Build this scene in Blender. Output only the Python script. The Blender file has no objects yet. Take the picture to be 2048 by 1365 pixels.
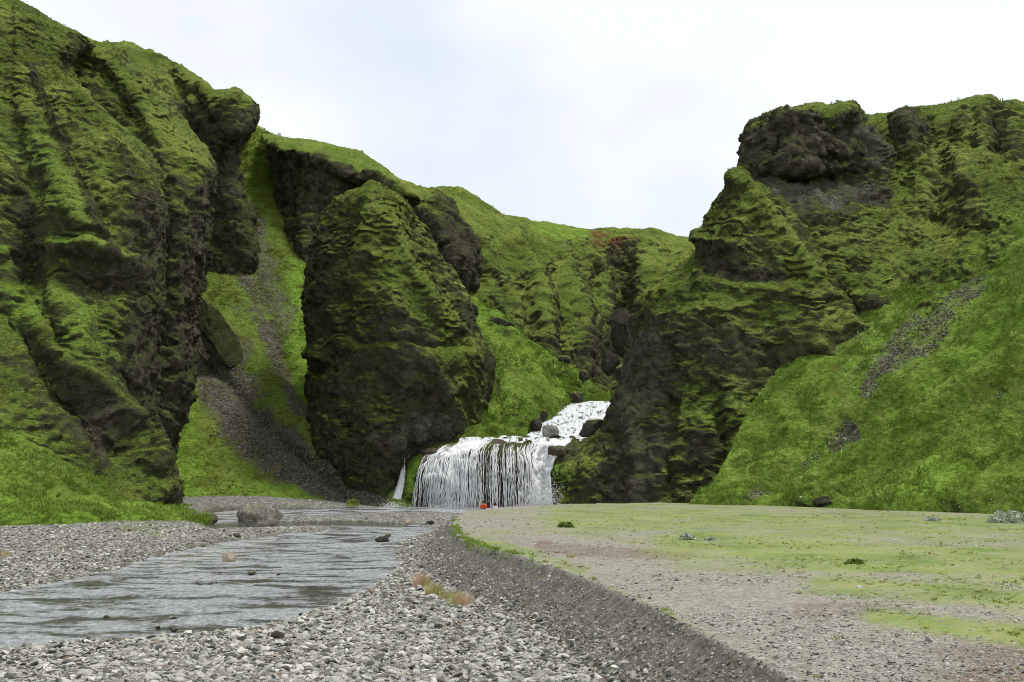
import bpy, bmesh, math, random
import numpy as np
from mathutils import Vector, Matrix

random.seed(7)
RNG = np.random.default_rng(11)
SC = bpy.context.scene
COL = SC.collection

# ------------------------------------------------------------------ camera
F_PX, CX, CY, EYE = 2200.0, 1024.0, 682.5, 4.0
PITCH = math.atan(252.5 / F_PX)
CP, SP = math.cos(PITCH), math.sin(PITCH)
cam_d = bpy.data.cameras.new('camera')
cam_d.sensor_width = 36.0
cam_d.lens = 36.0 * F_PX / 2048.0
cam_d.clip_start = 0.1
cam_d.clip_end = 20000
cam = bpy.data.objects.new('camera', cam_d)
COL.objects.link(cam)
cam.location = (0, 0, EYE)
cam.rotation_euler = (math.pi / 2 + PITCH, 0, 0)
SC.camera = cam

# ------------------------------------------------------------------ world and sun (bright overcast)
SUN_DIR = Vector((0.34, 0.06, 0.94)).normalized()      # towards the sun
world = bpy.data.worlds.new('World')
SC.world = world
world.use_nodes = True
wn, wl = world.node_tree.nodes, world.node_tree.links
wn.clear()
w_out = wn.new('ShaderNodeOutputWorld')
w_bg = wn.new('ShaderNodeBackground')
w_bg.inputs['Strength'].default_value = 0.08
w_sky = wn.new('ShaderNodeTexSky')
w_sky.sky_type = 'NISHITA'
w_sky.sun_disc = False
w_sky.sun_elevation = math.asin(SUN_DIR.z)
w_sky.sun_rotation = math.atan2(SUN_DIR.x, SUN_DIR.y)
w_tc = wn.new('ShaderNodeTexCoord')
w_map = wn.new('ShaderNodeMapping')
w_map.inputs['Scale'].default_value = (1.0, 1.0, 1.6)
w_map.inputs['Location'].default_value = (0.35, 0.1, 0.2)
w_n = wn.new('ShaderNodeTexNoise')
w_n.inputs['Scale'].default_value = 2.6
w_n.inputs['Detail'].default_value = 5.0
w_n.inputs['Roughness'].default_value = 0.45
w_ramp = wn.new('ShaderNodeValToRGB')
w_ramp.color_ramp.elements[0].position = 0.33
w_ramp.color_ramp.elements[0].color = (6.9, 7.7, 8.8, 1)
w_ramp.color_ramp.elements[1].position = 0.52
w_ramp.color_ramp.elements[1].color = (9.1, 9.25, 9.4, 1)
w_mix = wn.new('ShaderNodeMixRGB')
w_mix.inputs['Fac'].default_value = 0.9
wl.new(w_tc.outputs['Generated'], w_map.inputs['Vector'])
wl.new(w_map.outputs['Vector'], w_n.inputs['Vector'])
wl.new(w_n.outputs['Fac'], w_ramp.inputs['Fac'])
wl.new(w_sky.outputs['Color'], w_mix.inputs['Color1'])
wl.new(w_ramp.outputs['Color'], w_mix.inputs['Color2'])
wl.new(w_mix.outputs['Color'], w_bg.inputs['Color'])
wl.new(w_bg.outputs['Background'], w_out.inputs['Surface'])

sun_d = bpy.data.lights.new('sun', 'SUN')
sun_d.energy = 2.4
sun_d.angle = math.radians(10)
sun_d.color = (1.0, 0.96, 0.88)
sun = bpy.data.objects.new('sun', sun_d)
COL.objects.link(sun)
sun.rotation_euler = SUN_DIR.to_track_quat('Z', 'Y').to_euler()
sun.location = SUN_DIR * 300

SC.view_settings.view_transform = 'Standard'
SC.view_settings.look = 'None'
SC.view_settings.exposure = 0.55
SC.view_settings.gamma = 1.0
SC.cycles.use_denoising = True
SC.cycles.filter_width = 1.0
SC.cycles.max_bounces = 5
SC.cycles.diffuse_bounces = 3
SC.cycles.glossy_bounces = 3
SC.cycles.transmission_bounces = 3
SC.cycles.transparent_max_bounces = 16

# ------------------------------------------------------------------ pixel <-> place
def ray(px, py):
    a = (np.asarray(px, float) - CX) / F_PX
    b = (CY - np.asarray(py, float)) / F_PX
    y = CP - SP * b
    return a / y, (SP + CP * b) / y            # x and z per metre of depth

def at(px, py, Y):
    rx, rz = ray(px, py)
    return np.stack([rx * Y, np.asarray(Y, float) + 0 * rx, EYE + rz * Y], -1)

def on_z(px, py, z):                            # where the line of sight meets the level z
    rx, rz = ray(px, py)
    Y = (z - EYE) / rz
    return np.stack([rx * Y, Y], -1)

def proj(p):
    x, y, z = p[:, 0], p[:, 1], p[:, 2] - EYE
    w = np.maximum(CP * y + SP * z, 0.01)
    return CX + F_PX * x / w, CY - F_PX * (-SP * y + CP * z) / w

# ------------------------------------------------------------------ noise
TAB = RNG.random((64, 64, 64)).astype(np.float32).ravel()

def vn(p, s=1.0, off=0.0):
    q = (np.asarray(p, np.float32) / np.asarray(s, np.float32) + np.float32(off) + 512.0)
    i = np.floor(q).astype(np.int32)
    f = q - i
    f = f * f * (3 - 2 * f)
    i &= 63
    j = (i + 1) & 63
    x0, x1 = i[:, 0] << 12, j[:, 0] << 12
    y0, y1 = i[:, 1] << 6, j[:, 1] << 6
    z0, z1 = i[:, 2], j[:, 2]
    fx, fy, fz = f[:, 0], f[:, 1], f[:, 2]
    def L(a, b, t): return a + (b - a) * t
    c0 = L(L(TAB[x0 + y0 + z0], TAB[x1 + y0 + z0], fx), L(TAB[x0 + y1 + z0], TAB[x1 + y1 + z0], fx), fy)
    c1 = L(L(TAB[x0 + y0 + z1], TAB[x1 + y0 + z1], fx), L(TAB[x0 + y1 + z1], TAB[x1 + y1 + z1], fx), fy)
    return L(c0, c1, fz)

def fbm(p, s, oct=4, off=0.0, gain=0.5):
    t, a, n = 0, 1.0, 0.0
    s = np.asarray(s, np.float32)
    for k in range(oct):
        t = t + a * (vn(p, s / 2 ** k, off + 7.3 * k) - 0.5)
        n += a
        a *= gain
    return t / n * 2                             # about -1..1

JT = [RNG.random(64 ** 3).astype(np.float32) for _ in range(3)]

def cushion(p, s, off=0.0, block=False):
    """rounded pillows with creases between them, 0..1"""
    q = np.asarray(p, np.float32) / np.asarray(s, np.float32) + np.float32(off) + 512.0
    i = np.floor(q - 0.5).astype(np.int32)
    best = np.full(len(q), 9.0, np.float32)
    val = np.zeros(len(q), np.float32)
    for a in (0, 1):
        for b in (0, 1):
            for c in (0, 1):
                j = i + np.array([a, b, c], np.int32)
                h = ((j[:, 0] & 63) << 12) + ((j[:, 1] & 63) << 6) + (j[:, 2] & 63)
                d = (j[:, 0] + 0.15 + 0.7 * JT[0][h] - q[:, 0]) ** 2 + (j[:, 1] + 0.15 + 0.7 * JT[1][h] - q[:, 1]) ** 2 + (j[:, 2] + 0.15 + 0.7 * JT[2][h] - q[:, 2]) ** 2
                if block: val = np.where(d < best, TAB[h], val)
                best = np.minimum(best, d)
    if block: return val
    return np.clip(1 - best / 0.75, 0, 1)

def sstep(a, b, x):
    t = np.clip((x - a) / (b - a), 0, 1)
    return t * t * (3 - 2 * t)

def seg_dist(P, poly, closed=False):
    """distance of 2-D points to a polyline"""
    poly = np.asarray(poly, float)
    n = len(poly)
    d = np.full(len(P), 1e9)
    for k in range(n if closed else n - 1):
        a, b = poly[k], poly[(k + 1) % n]
        ab = b - a
        t = np.clip(((P - a) @ ab) / max(ab @ ab, 1e-9), 0, 1)
        d = np.minimum(d, np.hypot(*(P - a - t[:, None] * ab).T))
    return d

def inside(P, poly):
    poly = np.asarray(poly, float)
    c = np.zeros(len(P), bool)
    x, y = P[:, 0], P[:, 1]
    n = len(poly)
    for k in range(n):
        (x0, y0), (x1, y1) = poly[k], poly[(k + 1) % n]
        if y0 == y1:
            continue
        m = ((y0 > y) != (y1 > y)) & (x < (x1 - x0) * (y - y0) / (y1 - y0) + x0)
        c ^= m
    return c

def sdf(P, poly):
    d = seg_dist(P, poly, True)
    return np.where(inside(P, poly), d, -d)      # positive inside

# ------------------------------------------------------------------ objects
def tag(o, label=None, cat=None, group=None, kind=None):
    if label: o['label'] = label
    if cat: o['category'] = cat
    if group: o['group'] = group
    if kind: o['kind'] = kind
    return o

def empty(name, loc=(0, 0, 0), rz=0.0):
    o = bpy.data.objects.new(name, None)
    COL.objects.link(o)
    o.location = loc
    o.rotation_euler = (0, 0, rz)
    return o

def link_mesh(name, me, mat=None, parent=None):
    if mat and not me.materials:
        me.materials.append(mat)
    o = bpy.data.objects.new(name, me)
    COL.objects.link(o)
    if parent: o.parent = parent
    return o

def mesh_np(name, V, Fq, smooth=True, attrs=None):
    """V (n,3); Fq (m,k) faces with the same number of corners"""
    me = bpy.data.meshes.new(name)
    V = np.ascontiguousarray(V, np.float32)
    Fq = np.ascontiguousarray(Fq, np.int32)
    m, k = Fq.shape
    me.vertices.add(len(V))
    me.vertices.foreach_set('co', V.ravel())
    me.loops.add(m * k)
    me.loops.foreach_set('vertex_index', Fq.ravel())
    me.polygons.add(m)
    me.polygons.foreach_set('loop_start', np.arange(0, m * k, k, dtype=np.int32))
    if smooth:
        me.polygons.foreach_set('use_smooth', np.ones(m, bool))
    me.update(calc_edges=True)
    for a, v in (attrs or {}).items():
        at_ = me.attributes.new(a, 'FLOAT', 'POINT')
        at_.data.foreach_set('value', np.ascontiguousarray(v, np.float32))
    return me

def grid_faces(nu, nv):
    a = np.arange(nv * nu).reshape(nv, nu)
    return np.stack([a[:-1, :-1], a[1:, :-1], a[1:, 1:], a[:-1, 1:]], -1).reshape(-1, 4)

def grid_normals(G):
    du = np.gradient(G, axis=1)
    dv = np.gradient(G, axis=0)
    n = np.cross(dv, du)
    return n / np.maximum(np.linalg.norm(n, axis=-1, keepdims=True), 1e-9)

# ------------------------------------------------------------------ materials
class NT:
    def __init__(s, name):
        s.m = bpy.data.materials.new(name)
        s.m.use_nodes = True
        s.n, s.l = s.m.node_tree.nodes, s.m.node_tree.links
        s.n.clear()
        s.out = s.n.new('ShaderNodeOutputMaterial')
        s.b = s.n.new('ShaderNodeBsdfPrincipled')
        s.l.new(s.b.outputs['BSDF'], s.out.inputs['Surface'])
    def node(s, t, **kw):
        o = s.n.new(t)
        for k, v in kw.items(): setattr(o, k, v)
        return o
    def put(s, sock, v):
        if isinstance(v, bpy.types.NodeSocket): s.l.new(v, sock)
        elif isinstance(v, (tuple, list)) and len(v) == 3 and sock.type == 'RGBA': sock.default_value = (*v, 1)
        else: sock.default_value = v
    def pos(s, scale=(1, 1, 1), loc=(0, 0, 0), rot=(0, 0, 0), src='Position'):
        g = s.node('ShaderNodeNewGeometry').outputs['Position'] if src == 'Position' else s.node('ShaderNodeTexCoord').outputs[src]
        m = s.node('ShaderNodeMapping')
        s.put(m.inputs['Vector'], g)
        m.inputs['Scale'].default_value = scale
        m.inputs['Location'].default_value = loc
        m.inputs['Rotation'].default_value = rot
        return m.outputs['Vector']
    def noise(s, vec, scale, detail=4, rough=0.55, dist=0.0):
        o = s.node('ShaderNodeTexNoise')
        s.put(o.inputs['Vector'], vec)
        o.inputs['Scale'].default_value = scale
        o.inputs['Detail'].default_value = detail
        o.inputs['Roughness'].default_value = rough
        o.inputs['Distortion'].default_value = dist
        return o.outputs['Fac']
    def voro(s, vec, scale, feature='F1', out='Distance', rnd=1.0):
        o = s.node('ShaderNodeTexVoronoi', feature=feature)
        s.put(o.inputs['Vector'], vec)
        o.inputs['Scale'].default_value = scale
        o.inputs['Randomness'].default_value = rnd
        return o.outputs[out]
    def math(s, op, a, b=0.0, c=0.0, clamp=False):
        o = s.node('ShaderNodeMath', operation=op, use_clamp=clamp)
        s.put(o.inputs[0], a); s.put(o.inputs[1], b)
        if op in ('MULTIPLY_ADD', 'SMOOTH_MIN'): s.put(o.inputs[2], c)
        return o.outputs[0]
    def step(s, x, a, b, lo=0.0, hi=1.0):
        o = s.node('ShaderNodeMapRange', interpolation_type='SMOOTHSTEP')
        s.put(o.inputs['Value'], x)
        s.put(o.inputs['From Min'], a); s.put(o.inputs['From Max'], b)
        s.put(o.inputs['To Min'], lo); s.put(o.inputs['To Max'], hi)
        return o.outputs['Result']
    def mix(s, f, a, b, mode='MIX'):
        o = s.node('ShaderNodeMixRGB', blend_type=mode)
        s.put(o.inputs['Fac'], f); s.put(o.inputs['Color1'], a); s.put(o.inputs['Color2'], b)
        return o.outputs['Color']
    def ramp(s, f, stops):
        o = s.node('ShaderNodeValToRGB')
        e = o.color_ramp.elements
        while len(e) < len(stops): e.new(0.5)
        for k, (p, c) in enumerate(stops):
            e[k].position = p; e[k].color = (*c, 1)
        s.put(o.inputs['Fac'], f)
        return o.outputs['Color']
    def attr(s, name, typ='GEOMETRY', out='Fac'):
        o = s.node('ShaderNodeAttribute', attribute_type=typ, attribute_name=name)
        return o.outputs[out]
    def bump(s, h, dist, strength=1.0, nrm=None):
        o = s.node('ShaderNodeBump')
        s.put(o.inputs['Height'], h)
        o.inputs['Distance'].default_value = dist
        o.inputs['Strength'].default_value = strength
        if nrm is not None: s.put(o.inputs['Normal'], nrm)
        return o.outputs['Normal']
    def done(s, color, rough=0.9, normal=None, spec=0.2):
        s.put(s.b.inputs['Base Color'], color)
        s.put(s.b.inputs['Roughness'], rough)
        s.put(s.b.inputs['Specular IOR Level'], spec)
        if normal is not None: s.put(s.b.inputs['Normal'], normal)
        return s.m

def cliff_material():
    t = NT('moss_and_rock')
    p = t.pos()
    pl = t.pos(scale=(1, 1, 2.2))
    big = t.noise(p, 0.16, 3)
    mid = t.noise(p, 0.55, 4, 0.6)
    fine = t.noise(pl, 2.6, 4, 0.65)
    grain = t.noise(p, 9.0, 3, 0.6)
    nz = t.node('ShaderNodeSeparateXYZ')
    t.put(nz.inputs[0], t.node('ShaderNodeNewGeometry').outputs['Normal'])
    k = t.math('ADD', nz.outputs[2], t.attr('a_moss'))
    k = t.math('ADD', k, t.math('MULTIPLY', t.math('SUBTRACT', mid, 0.5), 1.0))
    k = t.math('ADD', k, t.math('MULTIPLY', t.math('SUBTRACT', fine, 0.5), 0.9))
    k = t.math('ADD', k, t.math('MULTIPLY', t.math('SUBTRACT', grain, 0.5), 0.8))
    cov = t.step(k, 0.3, 0.85)
    film = t.step(t.math('ADD', k, t.math('MULTIPLY', t.math('SUBTRACT', big, 0.5), 1.2)), -0.5, 0.25)
    # rock: dark basalt tuff with paler pebbles set in it
    rock = t.ramp(t.noise(p, 0.9, 5, 0.7), [(0.3, (0.026, 0.023, 0.015)), (0.5, (0.07, 0.061, 0.043)), (0.72, (0.165, 0.147, 0.11))])
    peb = t.voro(p, 4.2)
    pcol = t.voro(p, 4.2, out='Color')
    sel = t.node('ShaderNodeSeparateColor'); t.put(sel.inputs[0], pcol)
    pm = t.math('MULTIPLY', t.step(peb, 0.38, 0.2), t.step(sel.outputs[0], 0.72, 0.86))
    rock = t.mix(t.math('MULTIPLY', pm, 0.75), rock, (0.22, 0.205, 0.18))
    rock = t.mix(t.math('MULTIPLY', t.attr('a_pale'), t.step(grain, 0.4, 0.62)), rock, (0.24, 0.23, 0.205))
    # moss, olive to yellow green, and lush grass
    mcol = t.ramp(t.math('ADD', t.math('MULTIPLY', fine, 0.55), t.math('MULTIPLY', big, 0.5)),
                  [(0.33, (0.036, 0.054, 0.012)), (0.45, (0.08, 0.115, 0.02)), (0.58, (0.152, 0.195, 0.038)), (0.72, (0.275, 0.305, 0.085))])
    gcol = t.ramp(t.math('ADD', t.math('MULTIPLY', fine, 0.6), t.math('MULTIPLY', mid, 0.45)),
                  [(0.33, (0.055, 0.115, 0.015)), (0.5, (0.135, 0.245, 0.03)), (0.7, (0.26, 0.385, 0.065))])
    veg = t.mix(t.attr('a_vivid'), mcol, gcol)
    veg = t.mix(t.math('MULTIPLY', t.step(t.noise(t.pos(loc=(31, 7, 3)), 0.35, 4, 0.6), 0.56, 0.7), 0.55), veg, (0.085, 0.06, 0.012))
    veg = t.mix(t.step(grain, 0.35, 0.7, 0.0, 0.4), veg, t.mix(1.0, veg, (1.55, 1.5, 1.4), 'MULTIPLY'))
    fcol = t.ramp(t.noise(t.pos(loc=(5, 9, 2)), 1.4, 5, 0.7), [(0.32, (0.026, 0.033, 0.01)), (0.5, (0.048, 0.067, 0.013)), (0.7, (0.09, 0.122, 0.022))])
    rock = t.mix(t.math('MULTIPLY', film, 0.66), rock, fcol)
    col = t.mix(cov, rock, veg)
    # loose scree
    gn = t.voro(t.pos(scale=(1, 1, 1)), 5.5, out='Color')
    gs = t.node('ShaderNodeSeparateColor'); t.put(gs.inputs[0], gn)
    grav = t.ramp(gs.outputs[0], [(0.0, (0.05, 0.046, 0.034)), (0.6, (0.115, 0.106, 0.08)), (0.93, (0.175, 0.162, 0.13)), (1.0, (0.28, 0.265, 0.23))])
    gm = t.step(t.math('ADD', t.attr('a_gravel'), t.math('MULTIPLY', t.math('SUBTRACT', t.noise(p, 1.1, 6, 0.75), 0.5), 1.3)), 0.28, 0.85)
    col = t.mix(gm, col, grav)
    rust = t.math('MULTIPLY', t.attr('a_rust'), t.step(mid, 0.42, 0.6))
    col = t.mix(rust, col, (0.15, 0.065, 0.035))
    h = t.math('ADD', t.math('MULTIPLY', t.noise(pl, 3.2, 5, 0.7), 0.7), t.math('MULTIPLY', grain, 0.25))
    h = t.math('SUBTRACT', h, t.math('MULTIPLY', peb, 0.12))
    return t.done(col, 0.95, t.bump(h, 0.5, 1.0), 0.08)

M_CLIFF = cliff_material()

def gravel_ground_material():
    t = NT('gravel_ground')
    p = t.pos()
    v = t.voro(p, 7.0, out='Color')
    s = t.node('ShaderNodeSeparateColor'); t.put(s.inputs[0], v)
    col = t.ramp(s.outputs[0], [(0.0, (0.05, 0.047, 0.04)), (0.4, (0.15, 0.145, 0.125)), (0.75, (0.26, 0.253, 0.23)), (1.0, (0.4, 0.395, 0.37))])
    d = t.voro(p, 7.0)
    wet = t.attr('a_wet')
    col = t.mix(t.math('MULTIPLY', t.attr('a_soil'), t.step(t.noise(p, 2.2, 5, 0.7), 0.35, 0.6)), col, (0.055, 0.047, 0.036))
    col = t.mix(wet, col, (0.045, 0.042, 0.018))
    gr = t.step(t.math('ADD', t.attr('a_green'), t.math('MULTIPLY', t.math('SUBTRACT', t.noise(p, 0.9, 5, 0.7), 0.5), 1.1)), 0.4, 0.7)
    col = t.mix(gr, col, t.ramp(t.noise(p, 3.0, 4, 0.65), [(0.3, (0.07, 0.1, 0.012)), (0.7, (0.22, 0.24, 0.05))]))
    h = t.math('SUBTRACT', t.noise(p, 5.0, 3, 0.6), d)
    return t.done(col, 0.9, t.bump(h, 0.06, 1.0), 0.15)

def terrace_material():
    t = NT('terrace_turf')
    p = t.pos()
    wv_ = t.node('ShaderNodeTexNoise'); t.put(wv_.inputs['Vector'], p); wv_.inputs['Scale'].default_value = 5.0; wv_.inputs['Detail'].default_value = 3.0
    pd_ = t.mix(0.16, p, wv_.outputs['Color'], 'ADD')
    v = t.mix(t.step(t.noise(p, 2.0, 4, 0.7), 0.42, 0.58), t.voro(pd_, 9.0, out='Color'), t.voro(pd_, 24.0, out='Color'))
    s = t.node('ShaderNodeSeparateColor'); t.put(s.inputs[0], v)
    stone = t.ramp(s.outputs[0], [(0.0, (0.15, 0.138, 0.112)), (0.5, (0.225, 0.21, 0.177)), (1.0, (0.33, 0.315, 0.275))])
    soil = t.mix(t.noise(p, 1.3, 5, 0.7), (0.10, 0.07, 0.052), (0.17, 0.122, 0.092))
    sm = t.step(t.math('ADD', t.attr('a_soil'), t.math('MULTIPLY', t.math('SUBTRACT', t.noise(p, 0.8, 8, 0.8), 0.5), 1.5)), 0.3, 0.95)
    col = t.mix(sm, stone, t.mix(t.step(t.noise(p, 9.0, 3, 0.7), 0.5, 0.62), soil, stone))
    col = t.mix(t.attr('a_bank'), col, t.ramp(t.noise(t.pos(scale=(1, 1, 0.3)), 3.0, 5, 0.7), [(0.35, (0.07, 0.065, 0.052)), (0.65, (0.17, 0.162, 0.138))]))
    pn = t.pos(scale=(1, 0.75, 1))
    green = t.ramp(t.math('ADD', t.math('MULTIPLY', t.noise(pn, 0.5, 5, 0.65), 0.6), t.math('MULTIPLY', t.noise(p, 4.0, 4, 0.7), 0.45)),
                   [(0.36, (0.075, 0.105, 0.016)), (0.45, (0.125, 0.18, 0.034)), (0.54, (0.18, 0.228, 0.062)), (0.64, (0.24, 0.252, 0.095)), (0.85, (0.27, 0.23, 0.12))])
    gm = t.step(t.math('ADD', t.attr('a_green'), t.math('MULTIPLY', t.math('SUBTRACT', t.noise(pn, 0.6, 8, 0.8), 0.5), 1.5)), 0.2, 0.85)
    gm2 = t.math('MULTIPLY', gm, t.step(t.noise(p, 7.0, 4, 0.75), 0.36, 0.5, 0.55, 1.0))
    col = t.mix(gm2, col, green)
    h = t.math('SUBTRACT', t.noise(p, 9.0, 5, 0.7), t.math('MULTIPLY', t.voro(pd_, 12.0), 0.6))
    return t.done(col, 0.95, t.bump(h, 0.05, 0.7), 0.1)

def stone_material(name, stops, rough=0.8, wetband=False):
    t = NT(name)
    r = t.node('ShaderNodeObjectInfo').outputs['Random']
    p = t.pos(src='Object')
    base = t.ramp(r, stops)
    n = t.noise(p, 3.0, 5, 0.65)
    col = t.mix(1.0, base, t.ramp(n, [(0.3, (0.72, 0.7, 0.66)), (0.7, (1.15, 1.14, 1.1))]), 'MULTIPLY')
    return t.done(col, rough, t.bump(t.noise(p, 5.0, 4, 0.6), 0.08, 0.6), 0.3)

def boulder_material(name, dark, light, moss=0.0, mosscol=(0.11, 0.14, 0.02), scale=1.0):
    t = NT(name)
    p = t.pos()
    n = t.noise(p, 1.6 * scale, 5, 0.7)
    col = t.ramp(n, [(0.32, dark), (0.68, light)])
    v = t.voro(p, 6.0 * scale)
    vc = t.node('ShaderNodeSeparateColor'); t.put(vc.inputs[0], t.voro(p, 6.0 * scale, out='Color'))
    col = t.mix(t.math('MULTIPLY', t.step(v, 0.4, 0.2), t.step(vc.outputs[0], 0.75, 0.9)), col, tuple(min(c * 1.9, 0.5) for c in light))
    if moss:
        nz = t.node('ShaderNodeSeparateXYZ'); t.put(nz.inputs[0], t.node('ShaderNodeNewGeometry').outputs['Normal'])
        k = t.math('ADD', nz.outputs[2], t.math('MULTIPLY', t.math('SUBTRACT', t.noise(p, 2.2, 4, 0.65), 0.5), 1.2))
        col = t.mix(t.step(k, 1.0 - moss, 1.35 - moss), col, mosscol)
    h = t.math('ADD', t.noise(p, 4.0 * scale, 5, 0.7), t.math('MULTIPLY', v, -0.4))
    return t.done(col, 0.9, t.bump(h, 0.15 / scale, 0.8), 0.15)

M_GRAVEL = gravel_ground_material()
M_TERRACE = terrace_material()

# ------------------------------------------------------------------ sculpted control nets -> dense mesh
def catmull(P, counts):
    """interpolate along axis 0 with counts[k] samples in span k"""
    n = len(P)
    Q = np.concatenate([2 * P[:1] - P[1:2], P, 2 * P[-1:] - P[-2:-1]])
    out = []
    for k in range(n - 1):
        t = (np.arange(counts[k]) / counts[k])[:, None, None]
        a, b, c, d = Q[k], Q[k + 1], Q[k + 2], Q[k + 3]
        out.append(0.5 * ((2 * b) + (c - a) * t + (2 * a - 5 * b + 4 * c - d) * t ** 2 + (3 * b - a - 3 * c + d) * t ** 3))
    out.append(P[-1:])
    return np.concatenate(out)

def dense(G, cell, hide=(0, 0, 0)):
    lu = np.linalg.norm(np.diff(G, axis=1), axis=-1).mean(0)
    lv = np.linalg.norm(np.diff(G, axis=0), axis=-1).mean(1)
    cu = np.maximum(2, np.minimum(np.round(lu / cell), 110)).astype(int)
    cv = np.maximum(2, np.minimum(np.round(lv / cell), 110)).astype(int)
    if hide[0]: cv[0] = min(cv[0], 24)
    if hide[1]: cu[0] = max(6, cu[0] // 3)
    if hide[2]: cu[-1] = max(6, cu[-1] // 3)
    A = catmull(G, cv)
    B = catmull(A.transpose(1, 0, 2), cu).transpose(1, 0, 2)
    return B

def soft(px, py, lst, warp):
    v = np.zeros(len(px))
    for pts, r, amp in lst:
        d = seg_dist(np.stack([px, (py - 1000) * 2.2], 1), [(a, (b - 1000) * 2.2) for a, b in pts])
        v = np.maximum(v, amp * np.clip(1.25 - d / (r * 2) + warp * 0.8, 0, 1))
    return v

def strokes(px, py, lst, warp):
    v = np.zeros(len(px))
    for pts, r, amp in lst:
        d = seg_dist(np.stack([px, py], 1), pts if len(pts) > 1 else [pts[0], (pts[0][0] + 0.1, pts[0][1])])
        v = v + amp * sstep(1.0, 0.35, d / r + warp)
    return v

def build_net(name, rows, cell=0.2, back=None, skirt=False, lump=0.9, crag=0.35, ledge=0.3, lz=0.85, fine=0.09,
              ridges=(), paint=None, base=None, mat=None, seed=0.0, tuss=0.0, wrap=(0, 0)):
    G = np.array([[at(*c) for c in r] for r in rows])
    if back is not None:                         # the top goes on behind the skyline
        dy, dY = back
        near = min(dY, 9.0)
        r0 = np.array([at(c[0], c[1] + dy * 0.35, c[2] + near) for c in rows[0]])
        G = np.concatenate([r0[None], G])
    if skirt:
        r1 = G[-1].copy(); r1[:, 1] -= 2.0; r1[:, 2] = np.minimum(r1[:, 2] - 2.0, -1.5)
        G = np.concatenate([G, r1[None]])
    D = dense(G, cell, (back is not None, *wrap))
    if back is not None and back[1] > 9:
        far = D[0] + (D[0] - (0, 0, EYE)) * ((back[1] - 9) / D[0][:, 1:2]); far[:, 2] = D[0][:, 2] + 0.5
        D = np.concatenate([far[None], D])
    nv, nu = D.shape[:2]
    N = grid_normals(D).reshape(-1, 3)
    P = D.reshape(-1, 3)
    px, py = proj(P)
    if ridges:
        r = np.zeros(len(P))
        wob = 0.35 * fbm(P, 4.0, 3, seed + 3)
        for pts, wpx, amp in ridges:
            d = seg_dist(np.stack([px, py], 1), pts if len(pts) > 1 else [pts[0], (pts[0][0] + 0.1, pts[0][1])])
            r += amp * np.exp(-((d / wpx + wob * 0.6) ** 2))
        P = P + N * r[:, None]
        N = grid_normals(P.reshape(nv, nu, 3)).reshape(-1, 3)
    wp = 0.55 * fbm(P, (2.2, 2.2, 2.2), 4, seed + 51, 0.6)
    attrs = {}
    for a in ('a_moss', 'a_vivid', 'a_gravel', 'a_rust', 'a_pale'):
        v = np.full(len(P), (base or {}).get(a, 0.0))
        if paint and a in paint: v = v + strokes(px, py, paint[a], wp)
        if a in ('a_vivid', 'a_pale', 'a_rust'): v = np.clip(v, 0, 1)
        attrs[a] = v
    d = lump * fbm(P, (7, 7, 9), 3, seed)
    rid = 1 - np.abs(fbm(P, (2.6, 2.6, 3.4), 4, seed + 11))
    d = d + crag * (rid - 0.7) * 2
    bare = sstep(0.25, -0.35, attrs['a_moss'] + 0.5 * fbm(P, 3.0, 3, seed + 78))
    fac = cushion(P + 0.8 * vn(P, 1.5, seed + 2)[:, None], (1.5, 1.5, 1.9), seed + 90)
    d = d + bare * crag * (0.9 * (fac - 0.5) + 0.55 * (1 - 2 * np.abs(fbm(P, (0.9, 0.9, 1.2), 3, seed + 13))))
    wq = P + np.stack([vn(P, 1.3, seed + 81), vn(P, 1.3, seed + 82), vn(P, 1.3, seed + 83)], 1) * 1.1
    blk = 0.6 * cushion(wq, (2.6, 2.6, 1.9), seed + 95, True) + 0.4 * cushion(wq, (1.1, 1.1, 0.8), seed + 97, True)
    d = d + (0.25 + 0.75 * bare) * crag * 2.2 * (blk - 0.5)
    Pd = P + N * d[:, None]
    if ledge > 0:
        steep = sstep(0.97, 0.6, N[:, 2])
        mossy = 0.3 + 0.7 * sstep(-0.5, 0.15, attrs['a_moss'] + 0.5 * fbm(P, 3.5, 3, seed + 77))
        out = N * (1, 1, 0.3)
        # broken shelves
        l = lz * 2.3
        w = vn(Pd, (2.4, 2.4, 1.8), seed + 5) * 3.2 + vn(Pd, (0.9, 0.9, 0.8), seed + 6) * 1.1
        sw = (Pd[:, 2] / l + w) % 1.0
        prof = np.where(sw < 0.12, sw / 0.12, 1 - (sw - 0.12) / 0.88)
        m = sstep(0.42, 0.7, vn(Pd, (3.0, 3.0, 2.4), seed + 21))
        Pd = Pd + out * (ledge * 1.0 * (prof - 0.35) * m * (0.25 + 0.75 * steep))[:, None]
        # drooping moss cushions of three sizes
        wrp = np.stack([vn(Pd, 0.9, seed + 1), vn(Pd, 0.9, seed + 2), vn(Pd, 0.9, seed + 3)], 1) * 1.0 + np.stack([vn(Pd, 3.1, seed + 61), vn(Pd, 3.1, seed + 62), vn(Pd, 3.1, seed + 63)], 1) * 2.0
        patch = 0.35 + 0.65 * sstep(0.3, 0.65, vn(Pd, (4, 4, 3), seed + 64))
        for k, (sz, am) in enumerate(((1.7, 1.0), (0.95, 0.75), (0.52, 0.5))):
            c = cushion(Pd + wrp, (sz * 1.1, sz * 1.1, sz * (0.62 + 0.1 * k)), seed * 1.3 + k * 5)
            g = ledge * (0.8 - 0.1 * k) * am * mossy * patch * (0.25 + 0.75 * steep)
            Pd = Pd + out * (g * (c - 0.4))[:, None]
            Pd[:, 2] -= g * 0.55 * c * steep
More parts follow.
